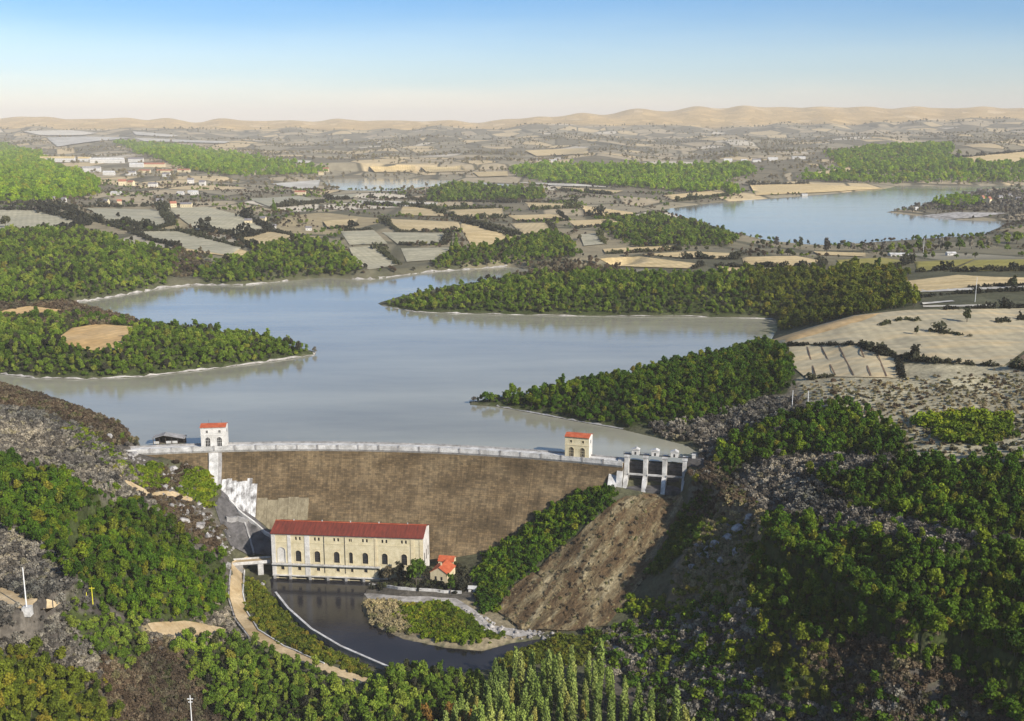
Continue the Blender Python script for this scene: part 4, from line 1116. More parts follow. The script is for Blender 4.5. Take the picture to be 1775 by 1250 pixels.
pole('utility_pole', 333, 1262, 15, 'paint_white', 'white pole with crossarm at the lower edge of the picture', .24, arms=((13.2, 2.4), (11.8, 1.8)))
pole('utility_pole', 1373, 706, 11, 'paint_white', 'left one of two white posts below the striped plot', .25)
pole('utility_pole', 1400, 705, 10, 'paint_white', 'right one of two white posts below the striped plot', .25)
pole('utility_pole', 250, 868, 6, 'timber_dark', 'short dark post beside the upper sandy path', .22)
pole('utility_pole', 1600, 442, 24, 'paint_white', 'thin white mast before the lakeside trees', .3)
pole('utility_pole', 1690, 524, 22, 'paint_white', 'thin white mast beside the two white strips', .25)

# ------------------------------------------------------------------ trees
def crown_geo(seed, kind):
    """leaf clumps: many small tilted quads spread through lobes; returns vertices and quads, base of the tree at z = 0"""
    r = np.random.default_rng(seed)
    if kind == 'round':
        nl = int(r.integers(5, 9)); hh = r.uniform(5.0, 8.2); wd = r.uniform(.95, 1.7)
        lob = [(r.normal(0, wd * .55), r.normal(0, wd * .55), r.uniform(2.4, hh), r.uniform(.75, 1.45) * (wd / 1.3) ** .5) for _ in range(nl)] + [(0, 0, hh * .62, 1.35 * wd)]
        n, size = 520, 0.46
    elif kind == 'bush':
        lob = [(r.uniform(-1.4, 1.4), r.uniform(-1.4, 1.4), r.uniform(0.4, 1.3), r.uniform(0.7, 1.2)) for _ in range(6)]
        n, size = 240, 0.42
    elif kind == 'poplar':
        lob = [(r.uniform(-.25, .25), r.uniform(-.25, .25), z, 2.15 * math.sin(min(1, (z + .6) / 5.0) * math.pi / 2) * (1 - (max(0, z - 8.0) / 9.6) ** 2.2 * .8)) for z in np.linspace(2.2, 16.2, 11)]
        n, size = 620, 0.60
    elif kind == 'cone':
        lob = [(r.uniform(-.3, .3), r.uniform(-.3, .3), z, 3.0 * (1 - z / 14.5) + .25) for z in np.linspace(1.5, 13, 8)]
        n, size = 520, 0.75
    lob = np.array(lob)
    w = lob[:, 3] ** 2; pick = r.choice(len(lob), n, p=w / w.sum())
    d = r.normal(size=(n, 3)); d /= np.linalg.norm(d, axis=1)[:, None]
    d[:, 2] = np.where(d[:, 2] < -.5, -d[:, 2], d[:, 2])
    rad = lob[pick, 3] * r.uniform(0.55, 1.18, n)
    c = lob[pick, :3] + d * rad[:, None]
    # leaf quads: turned roughly outwards, with scatter
    nn = d * .7 + (0, 0, .25) + r.normal(0, .75, (n, 3)); nn /= np.linalg.norm(nn, axis=1)[:, None]
    t = np.cross(nn, r.normal(size=(n, 3))); t /= np.linalg.norm(t, axis=1)[:, None]
    b_ = np.cross(nn, t)
    s = size * r.uniform(.6, 1.35, n)[:, None]
    V = np.stack([c - t * s, c - b_ * s * .8, c + t * s, c + b_ * s * .8], 1)
    V[:, 2] += nn * s * .25
    V = V.reshape(-1, 3); Q = np.arange(n * 4).reshape(n, 4)
    # inner mass: low octahedra so that the crown is not see-through
    for x, y, z, q in lob:
        q *= .56; o = len(V)
        oc = np.array([(q,0,0),(-q,0,0),(0,q,0),(0,-q,0),(0,0,q),(0,0,-q)]) * r.uniform(.8, 1.1, (6, 1)) + (x, y, z)
        V = np.vstack([V, oc])
        tri = [(0,2,4),(2,1,4),(1,3,4),(3,0,4),(2,0,5),(1,2,5),(3,1,5),(0,3,5)]
        Q = np.vstack([Q, [(a + o, c_ + o, d_ + o, d_ + o) for a, c_, d_ in tri]])
    return V, Q
def crown_mesh(name, seed, kind, mat):
    V, Q = crown_geo(seed, kind)
    me = bpy.data.meshes.new(name)
    me.from_pydata(V.tolist(), [], [tuple(dict.fromkeys(q)) for q in Q.tolist()])
    me.materials.append(MAT[mat]); me.update()
    return me
def trunk_mesh(name, seed, h, r0):
    r = random.Random(seed); mb = MB()
    mb.tube((0, 0, -.6), (r.uniform(-.15, .15), r.uniform(-.15, .15), h), r0, r0 * .55, n=6)
    for k in range(4):
        a = r.uniform(0, 6.28); z = h * r.uniform(.6, .95)
        mb.tube((0, 0, z), (1.2 * math.cos(a), 1.2 * math.sin(a), z + 1.3), r0 * .45, r0 * .2, n=4)
    me = bpy.data.meshes.new(name); me.from_pydata(mb.v, [], mb.f); me.materials.append(MAT['bark']); me.update()
    return me
LEAVES = ['deep', 'mid', 'olive', 'bright', 'grey', 'brown', 'hedge', 'straw', 'far', 'vivid']
base_geo = {'round': [crown_geo(100 + k, 'round') for k in range(7)], 'bush': [crown_geo(200 + k, 'bush') for k in range(3)]}
def mesh_from(name, geo, mat, trunk=None):
    V, Q = geo
    V = V.tolist(); fs = [tuple(dict.fromkeys(q)) for q in Q.tolist()]
    nf = len(fs)
    if trunk is not None:
        o = len(V); V += [tuple(v.co) for v in trunk.vertices]; fs += [tuple(i + o for i in p.vertices) for p in trunk.polygons]
    me = bpy.data.meshes.new(name); me.from_pydata(V, [], fs)
    me.materials.append(MAT[mat])
    if trunk is not None:
        me.materials.append(MAT['bark'])
        me.polygons.foreach_set('material_index', [0] * nf + [1] * (len(fs) - nf))
    me.update(); return me
TRUNKS = [trunk_mesh('trunk', k, 3.6, .26) for k in range(4)]
CROWN = {}                       # crown meshes for single trees
PROTO = {}                       # collections of whole trees used by the masses
for lf in LEAVES:
    for kd in ('round', 'bush'):
        if kd == 'round': CROWN[lf] = [mesh_from('crown', g, 'leaf_' + lf) for g in base_geo[kd]]
        c = bpy.data.collections.new('kinds_%s_%s' % (lf, kd))
        for k, g in enumerate(base_geo[kd]):
            me = mesh_from('%s_%s' % (kd, lf), g, 'leaf_' + lf, TRUNKS[k % 4] if kd == 'round' else None)
            c.objects.link(bpy.data.objects.new('%s_%s' % (kd, lf), me))
        if kd == 'round' and lf in ('deep', 'mid', 'olive', 'bright'):      # now and then a bare grey or a browning tree
            c.objects.link(bpy.data.objects.new('round_grey', mesh_from('round_grey', base_geo['round'][5], 'leaf_hedge' if lf == 'mid' else 'leaf_olive', TRUNKS[1])))
        PROTO[lf, kd] = c

def scatter_group(coll):
    ng = bpy.data.node_groups.new('scatter_' + coll.name, 'GeometryNodeTree')
    ng.interface.new_socket('Geometry', in_out='INPUT', socket_type='NodeSocketGeometry')
    ng.interface.new_socket('Geometry', in_out='OUTPUT', socket_type='NodeSocketGeometry')
    N, L = ng.nodes, ng.links
    gi, go = N.new('NodeGroupInput'), N.new('NodeGroupOutput')
    ip = N.new('GeometryNodeInstanceOnPoints')
    ci = N.new('GeometryNodeCollectionInfo'); ci.inputs['Collection'].default_value = coll
    ci.inputs['Separate Children'].default_value = True; ci.inputs['Reset Children'].default_value = True
    ip.inputs['Pick Instance'].default_value = True
    def named(nm, t):
        a = N.new('GeometryNodeInputNamedAttribute'); a.data_type = t; a.inputs['Name'].default_value = nm
        return a.outputs['Attribute']
    L.new(gi.outputs[0], ip.inputs['Points']); L.new(ci.outputs[0], ip.inputs['Instance'])
    L.new(named('pick', 'INT'), ip.inputs['Instance Index'])
    L.new(named('size', 'FLOAT_VECTOR'), ip.inputs['Scale'])
    L.new(named('turn', 'FLOAT_VECTOR'), ip.inputs['Rotation'])
    L.new(ip.outputs[0], go.inputs[0])
    return ng
GROUPS = {}
def mass(name, label, pts, sizes, leaf, kind, squash=1.0, parent=None, cat='woods'):
    n = len(pts)
    if n == 0: return None
    me = bpy.data.meshes.new(name); me.vertices.add(n); me.vertices.foreach_set('co', np.asarray(pts, np.float32).ravel())
    me.attributes.new('pick', 'INT', 'POINT').data.foreach_set('value', rng.integers(0, 42, n).astype(np.int32))
    s3 = np.stack([sizes * rng.uniform(.85, 1.2, n), sizes * rng.uniform(.85, 1.2, n), sizes * squash * rng.uniform(.8, 1.25, n)], 1)
    me.attributes.new('size', 'FLOAT_VECTOR', 'POINT').data.foreach_set('vector', s3.astype(np.float32).ravel())
    rot = np.zeros((n, 3), np.float32); rot[:, 2] = rng.uniform(0, 6.28, n); rot[:, :2] = rng.normal(0, .08, (n, 2))
    me.attributes.new('turn', 'FLOAT_VECTOR', 'POINT').data.foreach_set('vector', rot.ravel())
    me.materials.append(MAT['leaf_' + leaf])
    o = link(name, me, parent)
    if (leaf, kind) not in GROUPS: GROUPS[leaf, kind] = scatter_group(PROTO[leaf, kind])
    md = o.modifiers.new('trees', 'NODES'); md.node_group = GROUPS[leaf, kind]
    return tag(o, label, cat if parent is None else None, kind='stuff')

WATER = [lake_poly, lake2_poly, lake3_poly, river_poly]
FOOT = []                       # circles kept clear round buildings: x, y, r
for o in list(bpy.data.objects):
    if o.parent is None and o.type == 'EMPTY' and 'label' in o:
        FOOT.append((o.location.x, o.location.y, 4.0))
for k in np.linspace(0, 1, 9):
    FOOT.append((pl[0] + (pr[0] - pl[0]) * k + math.sin(-prz) * 10, pl[1] + (pr[1] - pl[1]) * k + 10, 16))
FOOT += [(S0[0] + (S1[0] - S0[0]) * k, S0[1] + (S1[1] - S0[1]) * k - 2, 11) for k in np.linspace(-.15, 1.1, 8)]
def scatter(poly_px, spacing, margin=2.0, keep=1.0, step=16):
    pp = np.array(densify(poly_px, step)); wp = ground(pp[:, 0], pp[:, 1])[:, :2]
    lo, hi = wp.min(0), wp.max(0)
    q = np.sort(wp[:, 1]); hi[1] = min(hi[1], q[int(len(q) * .9)] * 1.12)
    if (hi - lo).prod() / spacing ** 2 > 90000: spacing = math.sqrt((hi - lo).prod() / 90000)
    gx, gy = np.meshgrid(np.arange(lo[0], hi[0], spacing), np.arange(lo[1], hi[1], spacing))
    gx = (gx + rng.uniform(-.5, .5, gx.shape) * spacing).ravel(); gy = (gy + rng.uniform(-.5, .5, gy.shape) * spacing).ravel()
    a, b_ = to_px(np.stack([gx, gy, hfast(gx, gy)], 1))
    jx, jy = rng.normal(0, spacing * 1.1, gx.shape), rng.normal(0, spacing * 1.1, gx.shape); jk = jy * (b_.std() / max(gy.std(), 1e-6))     # ragged edges
    k = (inside(wp, gx + jx, gy + jy) | inside(np.array(poly_px, float), a + jx * F / gy, b_ - jk)) & (rng.random(gx.size) < keep); gx, gy = gx[k], gy[k]
    return clear(gx, gy, margin)
def scatter_world(wp, spacing, margin=2.0, keep=1.0):
    lo, hi = wp.min(0), wp.max(0)
    if (hi - lo).prod() / spacing ** 2 > 60000: spacing = math.sqrt((hi - lo).prod() / 60000)
    gx, gy = np.meshgrid(np.arange(lo[0], hi[0], spacing), np.arange(lo[1], hi[1], spacing))
    gx = (gx + rng.uniform(-.48, .48, gx.shape) * spacing).ravel(); gy = (gy + rng.uniform(-.48, .48, gy.shape) * spacing).ravel()
    k = inside(wp, gx, gy) & (rng.random(gx.size) < keep); gx, gy = gx[k], gy[k]
    return clear(gx, gy, margin)
def clear(gx, gy, margin):
    k = gy > 180
    for e_ in EXCL: k &= ~inside(e_, gx, gy)
    for w_ in WATER: k &= sdf(w_, gx, gy, margin + 1) > margin
    for x, y, r in FOOT: k &= (gx - x) ** 2 + (gy - y) ** 2 > r * r
    z = hfast(gx, gy); k &= ~(dam_z(gx, gy) > z - .5)
    return np.stack([gx, gy, z], 1)[k]

# woods near enough to tell the trees apart: the largest are single trees, the rest one mass per wood
ZONES = [
 # name, label of the mass, polygon, leaf, kind, spacing, size, squash, label for its single trees
 ('slope_woods','dark green wood covering the slope left of the power station',[(-150,790),(0,800),(100,820),(160,850),(240,880),(290,900),(330,950),(385,975),(392,1050),(340,1085),(240,1080),(120,1010),(60,930),(0,910),(-150,900)],'deep','round',4.4,.85,1.0,'dark green broadleaf tree in the wood left of the power station'),
 ('lower_slope_woods','green thicket below the yellow post frame',[(120,1055),(240,1082),(255,1120),(232,1165),(170,1142),(112,1085)],'mid','round',4.2,.72,.95,'green broadleaf tree in the thicket below the yellow post frame'),
 ('riverside_woods','green wood between the river road and the lower edge',[(290,1118),(400,1108),(440,1125),(520,1165),(620,1200),(690,1215),(690,1290),(400,1290),(345,1180)],'mid','round',4.2,.78,1.0,'green broadleaf tree below the curved river road'),
 ('corner_woods','olive green wood in the lower left corner',[(-150,1130),(0,1132),(100,1150),(165,1190),(215,1290),(-150,1290)],'olive','round',4.3,.85,1.0,'olive green tree in the lower left corner wood'),
 ('bank_woods','green wood on the river bank left of the poplars',[(640,1200),(672,1168),(720,1160),(800,1180),(860,1190),(840,1250),(720,1300),(640,1290)],'mid','round',4.2,.85,1.05,'green broadleaf tree on the river bank left of the poplars'),
 ('right_slope_woods','very dark wood filling the shaded slope at lower right',[(1305,965),(1335,895),(1400,918),(1500,938),(1650,952),(1950,964),(1950,1290),(1780,1290),(1700,1200),(1620,1150),(1570,1120),(1450,1115),(1320,1092),(1296,1040)],'deep','round',4.0,.88,1.05,'dark broadleaf tree in the big shaded wood at lower right'),
 ('gully_woods','olive thicket in the gully at lower right',[(1250,1122),(1330,1112),(1450,1152),(1490,1222),(1400,1235),(1300,1172)],'olive','round',4.4,.75,1.0,'olive green tree in the gully at lower right'),
 ('bank_thicket_woods','green thicket between the dam and the rock chute',[(1066,832),(1056,876),(995,925),(940,968),(885,1015),(858,1060),(832,1060),(822,1000),(842,964),(902,922),(965,874)],'deep','bush',2.6,1.0,1.2,''),
 ('chute_edge_woods','green bushes along the right edge of the rock chute',[(1190,872),(1232,868),(1214,930),(1146,992),(1112,990),(1160,930)],'deep','bush',2.4,1.0,1.2,''),
 ('terrace_thicket_woods','strip of bright green bushes below the chute on the right',[(1050,1025),(1065,1032),(1130,1045),(1230,1062),(1225,1070),(1140,1068),(1062,1056)],'bright','bush',2.4,.9,1.0,''),
 ('knoll_woods','dark green wood on the knoll above the spillway',[(1235,812),(1260,772),(1330,742),(1390,717),(1450,702),(1520,735),(1582,775),(1560,792),(1490,792),(1400,787),(1330,792),(1270,828)],'deep','round',5.2,.95,1.0,'dark green tree in the wood on the knoll above the spillway'),
 ('upper_slope_woods','dark green wood on the right slope below the heath',[(1395,818),(1500,826),(1600,802),(1700,802),(1950,822),(1950,942),(1700,932),(1560,905),(1440,862)],'deep','round',5.2,.95,1.0,'dark green tree in the right slope wood below the heath'),
 ('heath_thicket_woods','patch of yellow green bushes on the right heath',[(1588,726),(1680,716),(1752,726),(1742,756),(1690,772),(1622,756)],'bright','bush',3.4,1.5,1.0,''),
 ('cape_woods','dark green wood on the headland right of the dam',[(830,698),(900,686),(1000,671),(1100,651),(1200,626),(1290,601),(1340,598),(1370,612),(1376,642),(1366,682),(1300,692),(1250,722),(1160,737),(1080,740),(1000,724),(900,708)],'deep','round',5.4,.9,.9,'dark green tree on the headland right of the dam'),
 ('left_cape_woods','green wood round the tan field on the left headland',[(-150,556),(0,552),(120,548),(230,562),(330,573),(430,584),(500,600),(545,612),(450,627),(350,639),(250,650),(150,655),(0,647),(-150,642)],'mid','round',5.8,.95,.9,'green tree round the tan field on the left headland'),
]
def pick_singles(pts, sizes, want):
    x, y = to_px(pts); on = (x > 4) & (x < 1771) & (y > 20) & (y < 1262)
    d = np.linalg.norm(pts - CAM, axis=1); score = np.where(on, sizes / d, 0)
    # leave out those behind a slope
    for f in (.93, .965, .985):
        q = CAM + (pts + (0, 0, 3.0) - CAM) * f
        score[hfast(q[:, 0], q[:, 1]) > q[:, 2]] = 0
    i = np.argsort(-score)[:want]
    return i[score[i] > 0]
COVER_W = []
pool = []
for z in ZONES:
    name, lab, poly, leaf, kind, sp, size, sq, one = z
    pts = scatter(poly, sp * .68)
    sizes = size * .74 * np.clip(rng.lognormal(-.03, .38, len(pts)), .4, 2.0)
    pool.append((z, pts, sizes))
# largest three hundred round trees over all the near woods
allp = [(zi, i) for zi, (z, p, s) in enumerate(pool) if z[4] == 'round' for i in range(len(p))]
P_all = np.array([pool[a][1][b_] for a, b_ in allp]); S_all = np.array([pool[a][2][b_] for a, b_ in allp])
chosen = pick_singles(P_all, S_all, 270)
taken = {}
for c in chosen:
    a, b_ = allp[c]; taken.setdefault(a, set()).add(b_)
def single_tree(name, pos, size, leaf, k, rz, label, cat='tree', group=None, sz=1.0, crown=None, trunk=None):
    o = empty(name, tuple(pos), rz, label, cat, group)
    o.rotation_euler = (float(rng.normal(0, .045)), float(rng.normal(0, .045)), rz)
    o.scale = (size, size, size * sz)
    link('crown', crown or CROWN[leaf][k % 7], o)
    link('trunk', trunk or TRUNKS[k % 4], o)
    return o
for zi, (z, pts, sizes) in enumerate(pool):
    name, lab, poly, leaf, kind, sp, size, sq, one = z
    t = taken.get(zi, set())
    tx, ty = to_px(pts); ti = sorted(t)
    if ti: qx = np.quantile(np.clip(tx[ti], 0, 1775), (.25, .5, .75)); qy = np.quantile(ty[ti], (1 / 3, 2 / 3))
    for i in ti:
        where = ''
        if len(ti) > 20:
            where = ', ' + ('upper', 'middle', 'lower')[int(np.searchsorted(qy, ty[i]))] + ' ' + ('far left', 'centre left', 'centre right', 'far right')[int(np.searchsorted(qx, tx[i]))] + ' part'
        single_tree('broadleaf_tree', pts[i], sizes[i], leaf, i, float(rng.uniform(0, 6.28)), one + where, 'tree', 'trees of the ' + name.replace('_', ' '), sq)
    keep = np.array([i for i in range(len(pts)) if i not in t], int)
    mass(name, lab, pts[keep], sizes[keep], leaf, kind, sq)

# woods that read as one mass
FAR = [
 ('lake_shore_woods','dense dark green wood on the left shore of the lake',[(-150,398),(0,403),(100,398),(180,408),(230,427),(300,438),(302,480),(285,496),(220,507),(110,522),(0,524),(-150,527)],'mid','round',7.0,1.15,.9),
 ('cove_woods','green wood on the far shore left of the inlet',[(348,472),(400,452),(470,422),(560,416),(600,442),(632,470),(610,479),(500,484),(420,491),(345,491)],'mid','round',7.5,1.2,.9),
 ('cove_scrub_woods','purplish brown scrub between two lake shore woods',[(300,432),(340,440),(362,465),(345,478),(305,482)],'brown','round',6.5,.9,.8),
 ('inlet_woods','green wood beside the narrow inlet across the lake',[(742,468),(770,440),(800,432),(900,417),(960,402),(1003,432),(992,447),(880,457),(830,464)],'mid','round',7.5,1.2,.9),
 ('peninsula_woods','green wood on the long peninsula in mid lake',[(662,529),(760,507),(850,490),(920,480),(1050,472),(1200,480),(1290,474),(1300,545),(1200,547),(1000,545),(800,543),(700,539)],'mid','round',6.6,1.0,.9),
 ('peninsula_base_woods','brownish green wood at the root of the peninsula',[(1290,472),(1430,472),(1480,462),(1560,472),(1577,512),(1582,530),(1480,547),(1350,575),(1346,552),(1300,546)],'olive','round',6.6,1.1,1.0),
 ('isthmus_woods','grey brown trees on the neck of land behind the peninsula',[(870,470),(900,458),(1000,452),(1040,458),(1030,466),(1080,464),(1060,474),(900,480)],'brown','round',8,1.1,.9),
 ('round_hill_woods','green wood on the round hill left of the wide lake',[(1040,380),(1130,376),(1190,386),(1272,412),(1262,427),(1100,430),(1050,402)],'mid','round',9,1.3,.9),
 ('left_hill_woods','olive green wood on the hill at the far left',[(-150,245),(0,252),(60,266),(80,286),(162,311),(156,342),(60,352),(-150,352)],'vivid','round',16,2.4,.9),
 ('far_left_ridge_woods','bright green wooded ridge behind the left village',[(200,248),(300,253),(400,270),(562,291),(555,303),(400,306),(330,296),(290,281)],'vivid','round',20,2.8,.9),
 ('far_middle_woods','long bright green wood in the middle distance',[(885,291),(1000,288),(1150,291),(1300,289),(1306,301),(1242,321),(1282,341),(1220,336),(1100,326),(960,319),(900,306)],'vivid','round',18,2.6,.9),
 ('far_right_hill_woods','bright green wooded hill beyond the wide lake',[(1440,268),(1520,256),(1645,253),(1642,275),(1775,286),(1950,286),(1950,317),(1600,317),(1540,319),(1390,313),(1400,302),(1460,291)],'vivid','round',19,2.7,.8),
 ('reach_woods','low green wood before the narrow far reach',[(740,336),(780,323),(940,331),(946,346),(760,351)],'mid','round',13,1.9,.9),
 ('spit_woods','small green copse on the spit in the wide lake',[(1612,352),(1640,341),(1700,348),(1690,358),(1640,362)],'vivid','round',11,1.6,.9),
 ('spit_scrub_woods','grey scrub on the spit in the wide lake',[(1545,367),(1600,357),(1690,333),(1950,330),(1950,385),(1740,380),(1740,366),(1650,366)],'grey','round',17,1.4,.8),
]
# woodland floor under the trees
ter = bpy.data.objects['terrain'].data
for zz in list(ZONES) + list(FAR):
    if zz[3] in ('grey', 'brown'): continue
    paint(zz[2], (0.045, 0.058, 0.018))
fz = cover.reshape(-1)
ter.color_attributes['cover'].data.foreach_set('color', fz)
for name, lab, poly, leaf, kind, sp, size, sq in FAR:
    pts = scatter(poly, sp * .76, margin=3)
    mass(name, lab, pts, size * .80 * np.clip(rng.lognormal(-.03, .36, len(pts)), .4, 2.0), leaf, kind, sq)
# grey and brown scrub on the open slopes
SCRUB = [
 ('slope_scrub','grey purple scrub on the upper left slope above the dark wood',[(-150,690),(0,705),(60,715),(140,745),(220,800),(240,850),(290,895),(240,878),(160,848),(100,815),(0,795),(-150,785)],'grey',2.6,1.05),
 ('crest_scrub','brown scrub along the left lake shore crest',[(-150,650),(0,664),(60,680),(130,702),(200,732),(245,765),(190,772),(130,742),(60,712),(0,702),(-150,690)],'brown',2.8,1.0),
 ('green_strip_undergrowth','bright green bushes running down to the left end of the dam',[(110,735),(150,745),(210,800),(262,845),(240,846),(190,808),(120,755)],'bright',2.2,.9),
 ('abutment_undergrowth','bright green bushes on rocks below the open shed',[(236,812),(262,806),(282,812),(282,846),(240,836)],'bright',1.9,.9),
 ('buttress_undergrowth','bright green bushes against the pale dam buttress',[(304,852),(330,818),(358,818),(372,850),(370,878),(332,868)],'bright',1.9,.9),
 ('abutment_scrub','brown scrub on rocks between the path and the dam',[(270,812),(360,805),(370,820),(330,820),(300,855),(345,880),(395,930),(380,960),(330,940),(290,900),(240,850)],'brown',2.6,.8),
 ('spur_scrub','grey and brown scrub on the left spur around the white pole',[(-150,905),(0,912),(60,932),(120,1012),(160,1050),(110,1060),(0,1015),(-150,1005)],'grey',2.4,.95),
 ('lower_spur_scrub','grey scrub below the white pole and sandy path',[(-150,1035),(0,1050),(40,1070),(110,1060),(170,1140),(160,1185),(100,1148),(0,1130),(-150,1130)],'grey',2.2,.85),
 ('path_scrub','pale brown scrub between lower left woods',[(165,1142),(232,1168),(258,1122),(290,1115),(345,1180),(400,1290),(215,1290),(165,1188)],'brown',2.3,.9),
 ('roadside_scrub','grey scrub beside the stone wall of the river road',[(340,1085),(392,1052),(400,1085),(432,1110),(300,1116),(250,1115),(250,1085)],'grey',2.4,.7),
 ('verge_undergrowth','yellow green bushes between the road and quay wall',[(430,1000),(470,1030),(500,1075),(560,1125),(650,1165),(640,1176),(560,1148),(490,1116),(446,1088),(428,1050)],'olive',2.2,.75),
 ('point_scrub','straw coloured bushes on the river point below the house',[(636,1044),(690,1048),(700,1060),(720,1098),(650,1090),(634,1068)],'straw',2.0,.8),
 ('point_undergrowth','yellow green bushes on the river point below the house',[(690,1052),(760,1046),(806,1062),(850,1095),(872,1104),(800,1116),(725,1102)],'bright',1.9,.8),
 ('point_olive_undergrowth','olive bushes in the middle of the river point',[(690,1052),(770,1050),(810,1080),(790,1100),(720,1095)],'olive',2.4,.85),
 ('garden_undergrowth','dark shrubs round the cream house below the power station',[(640,1002),(735,985),(800,985),(815,1025),(700,1020),(640,1014)],'hedge',2.6,.85),
 ('heath_scrub','grey heath with low bushes on the right plateau',[(1385,668),(1570,662),(1780,650),(1950,655),(1950,818),(1700,800),(1590,800),(1520,735),(1450,702),(1390,715)],'straw',4.8,.5),
 ('heath_dark_scrub','darker grey bushes dotted over the right heath',[(1385,668),(1570,662),(1780,650),(1950,655),(1950,818),(1700,800),(1590,800),(1520,735),(1450,702),(1390,715)],'brown',8.0,.6),
 ('hollow_scrub','grey scrub in the shaded hollow behind the spillway',[(1200,850),(1225,770),(1140,752),(1130,742),(1250,722),(1300,695),(1380,690),(1390,716),(1330,742),(1262,772)],'grey',3.0,1.1),
 ('spillway_scrub','dark scrub in the hollow just right of the spillway',[(1196,806),(1235,810),(1275,828),(1305,884),(1240,880),(1222,920),(1200,866)],'brown',2.4,1.0),
 ('shelf_scrub','grey scrub on the shelf below the knoll wood',[(1272,830),(1330,793),(1490,794),(1600,800),(1500,824),(1395,817),(1440,864),(1350,888),(1300,880)],'grey',2.9,1.1),
 ('track_scrub','band of grey scrub crossing the dark right slope',[(1345,884),(1440,866),(1560,906),(1700,934),(1950,944),(1950,958),(1650,946),(1500,930),(1400,910)],'grey',2.7,1.0),
 ('ridge_scrub','straw scrub on the rocky rib right of the chute',[(1228,872),(1330,882),(1308,960),(1288,1040),(1240,1062),(1160,1062),(1190,985),(1222,920)],'straw',2.7,.8),
 ('ridge_green_undergrowth','dark green bushes dotted on the rocky rib',[(1228,872),(1330,882),(1308,960),(1288,1040),(1240,1062),(1160,1062),(1190,985),(1222,920)],'olive',5.2,1.0),
 ('hollow_bottom_scrub','dark grey scrub in the valley bottom at lower right',[(1045,1095),(1160,1072),(1290,1045),(1322,1094),(1250,1122),(1300,1174),(1400,1236),(1490,1224),(1545,1192),(1700,1290),(1150,1290),(1120,1200),(1040,1140)],'grey',2.9,1.05),
 ('river_end_undergrowth','olive bushes crowding the right end of the river pool',[(880,1120),(960,1104),(1060,1100),(1060,1130),(1000,1150),(930,1150),(870,1170),(865,1150)],'olive',2.2,.9),
 ('lower_right_scrub','grey brown scrub along the lower right edge of the picture',[(1380,1105),(1450,1108),(1570,1115),(1630,1150),(1710,1200),(1790,1290),(1480,1290),(1440,1200),(1400,1150)],'brown',2.4,1.0),
 ('lower_right_undergrowth','yellow green bushes on the pale spur at lower right',[(1545,1120),(1620,1075),(1632,1095),(1580,1135),(1540,1150)],'bright',2.4,1.0),
 ('hollow_bottom_undergrowth','green bushes dotted in the valley bottom at lower right',[(1045,1095),(1160,1072),(1290,1045),(1322,1094),(1250,1122),(1300,1174),(1400,1236),(1490,1224),(1545,1192),(1700,1290),(1150,1290),(1120,1200),(1040,1140)],'deep',5.5,1.5),
 ('cape_scrub','grey brown scrub on the inner side of the left headland',[(-150,533),(0,530),(120,527),(200,548),(240,562),(120,566),(0,562),(-150,560)],'brown',4.2,1.5),
]
for name, lab, poly, leaf, sp, size in SCRUB:
    pts = scatter(poly, sp * .85, margin=1.0, keep=.92)
    mass(name, lab, pts, size * rng.uniform(.45, 1.45, len(pts)), leaf, 'bush', 1.0, cat='scrub')
for name, lab, leaf, sp, size in (('chute_scrub', 'straw and grey tufts growing in streaks on the rock chute', 'straw', 3.4, .55), ('chute_dark_scrub', 'dark brown scrub growing in streaks on the rock chute', 'brown', 3.0, .6)):
    pp = np.array(densify(chute, 12)); wp = ground(pp[:, 0], pp[:, 1])[:, :2]
    lo, hi = wp.min(0), wp.max(0); n = int((hi - lo).prod() / sp ** 2)
    xx = rng.uniform(lo[0], hi[0], n); yy = rng.uniform(lo[1], hi[1], n)
    k = inside(wp, xx, yy) & (np.sin((xx * .83 - yy * .56) * .55 + (0 if leaf == 'straw' else 2.2)) > .15)
    p = np.stack([xx[k], yy[k], hfast(xx[k], yy[k])], 1)
    mass(name, lab, p, size * rng.uniform(.5, 1.4, len(p)), leaf, 'bush', .8, cat='scrub')
# mixed trees between the far fields, denser in clumps
def country(name, label, y0, y1, spacing, leaf, size, thresh, seed, u=(-.62, .62)):
    n = int((y1 ** 2 - y0 ** 2) / 2 * (u[1] - u[0]) / spacing ** 2)
    yy = np.sqrt(rng.uniform(y0 ** 2, y1 ** 2, n)); xx = rng.uniform(u[0], u[1], n) * yy
    f = wob(xx, yy, 260 * (1 if y1 < 3500 else 3), seed) + .6 * wob(xx, yy * 2, 90 * (1 if y1 < 3500 else 3), seed + 1)
    k = f > thresh; p = clear(xx[k], yy[k], 6)
    return mass(name, label, p, size * rng.uniform(.6, 1.4, len(p)), leaf, 'round', .75)
country('farmland_woods', 'scattered brown trees and copses among the near farmland', 1450, 3300, 17, 'brown', 1.0, .55, 31)
country('farmland_green_woods', 'scattered green trees and copses among the near farmland', 1450, 3300, 19, 'mid', 1.15, .7, 37)
country('farmland_dark_woods', 'dark hedgerow trees dotted over the near farmland', 1450, 3300, 36, 'hedge', 1.0, .2, 41)
country('distant_woods', 'grey green copses over the distant plain', 3300, 7500, 46, 'far', 1.8, .4, 43)
country('distant_brown_woods', 'brownish copses over the distant plain', 3300, 8000, 60, 'far', 2.0, .4, 47)
country('hill_woods', 'hazy woods on the distant hills', 7500, 11500, 120, 'far', 2.8, .2, 53)

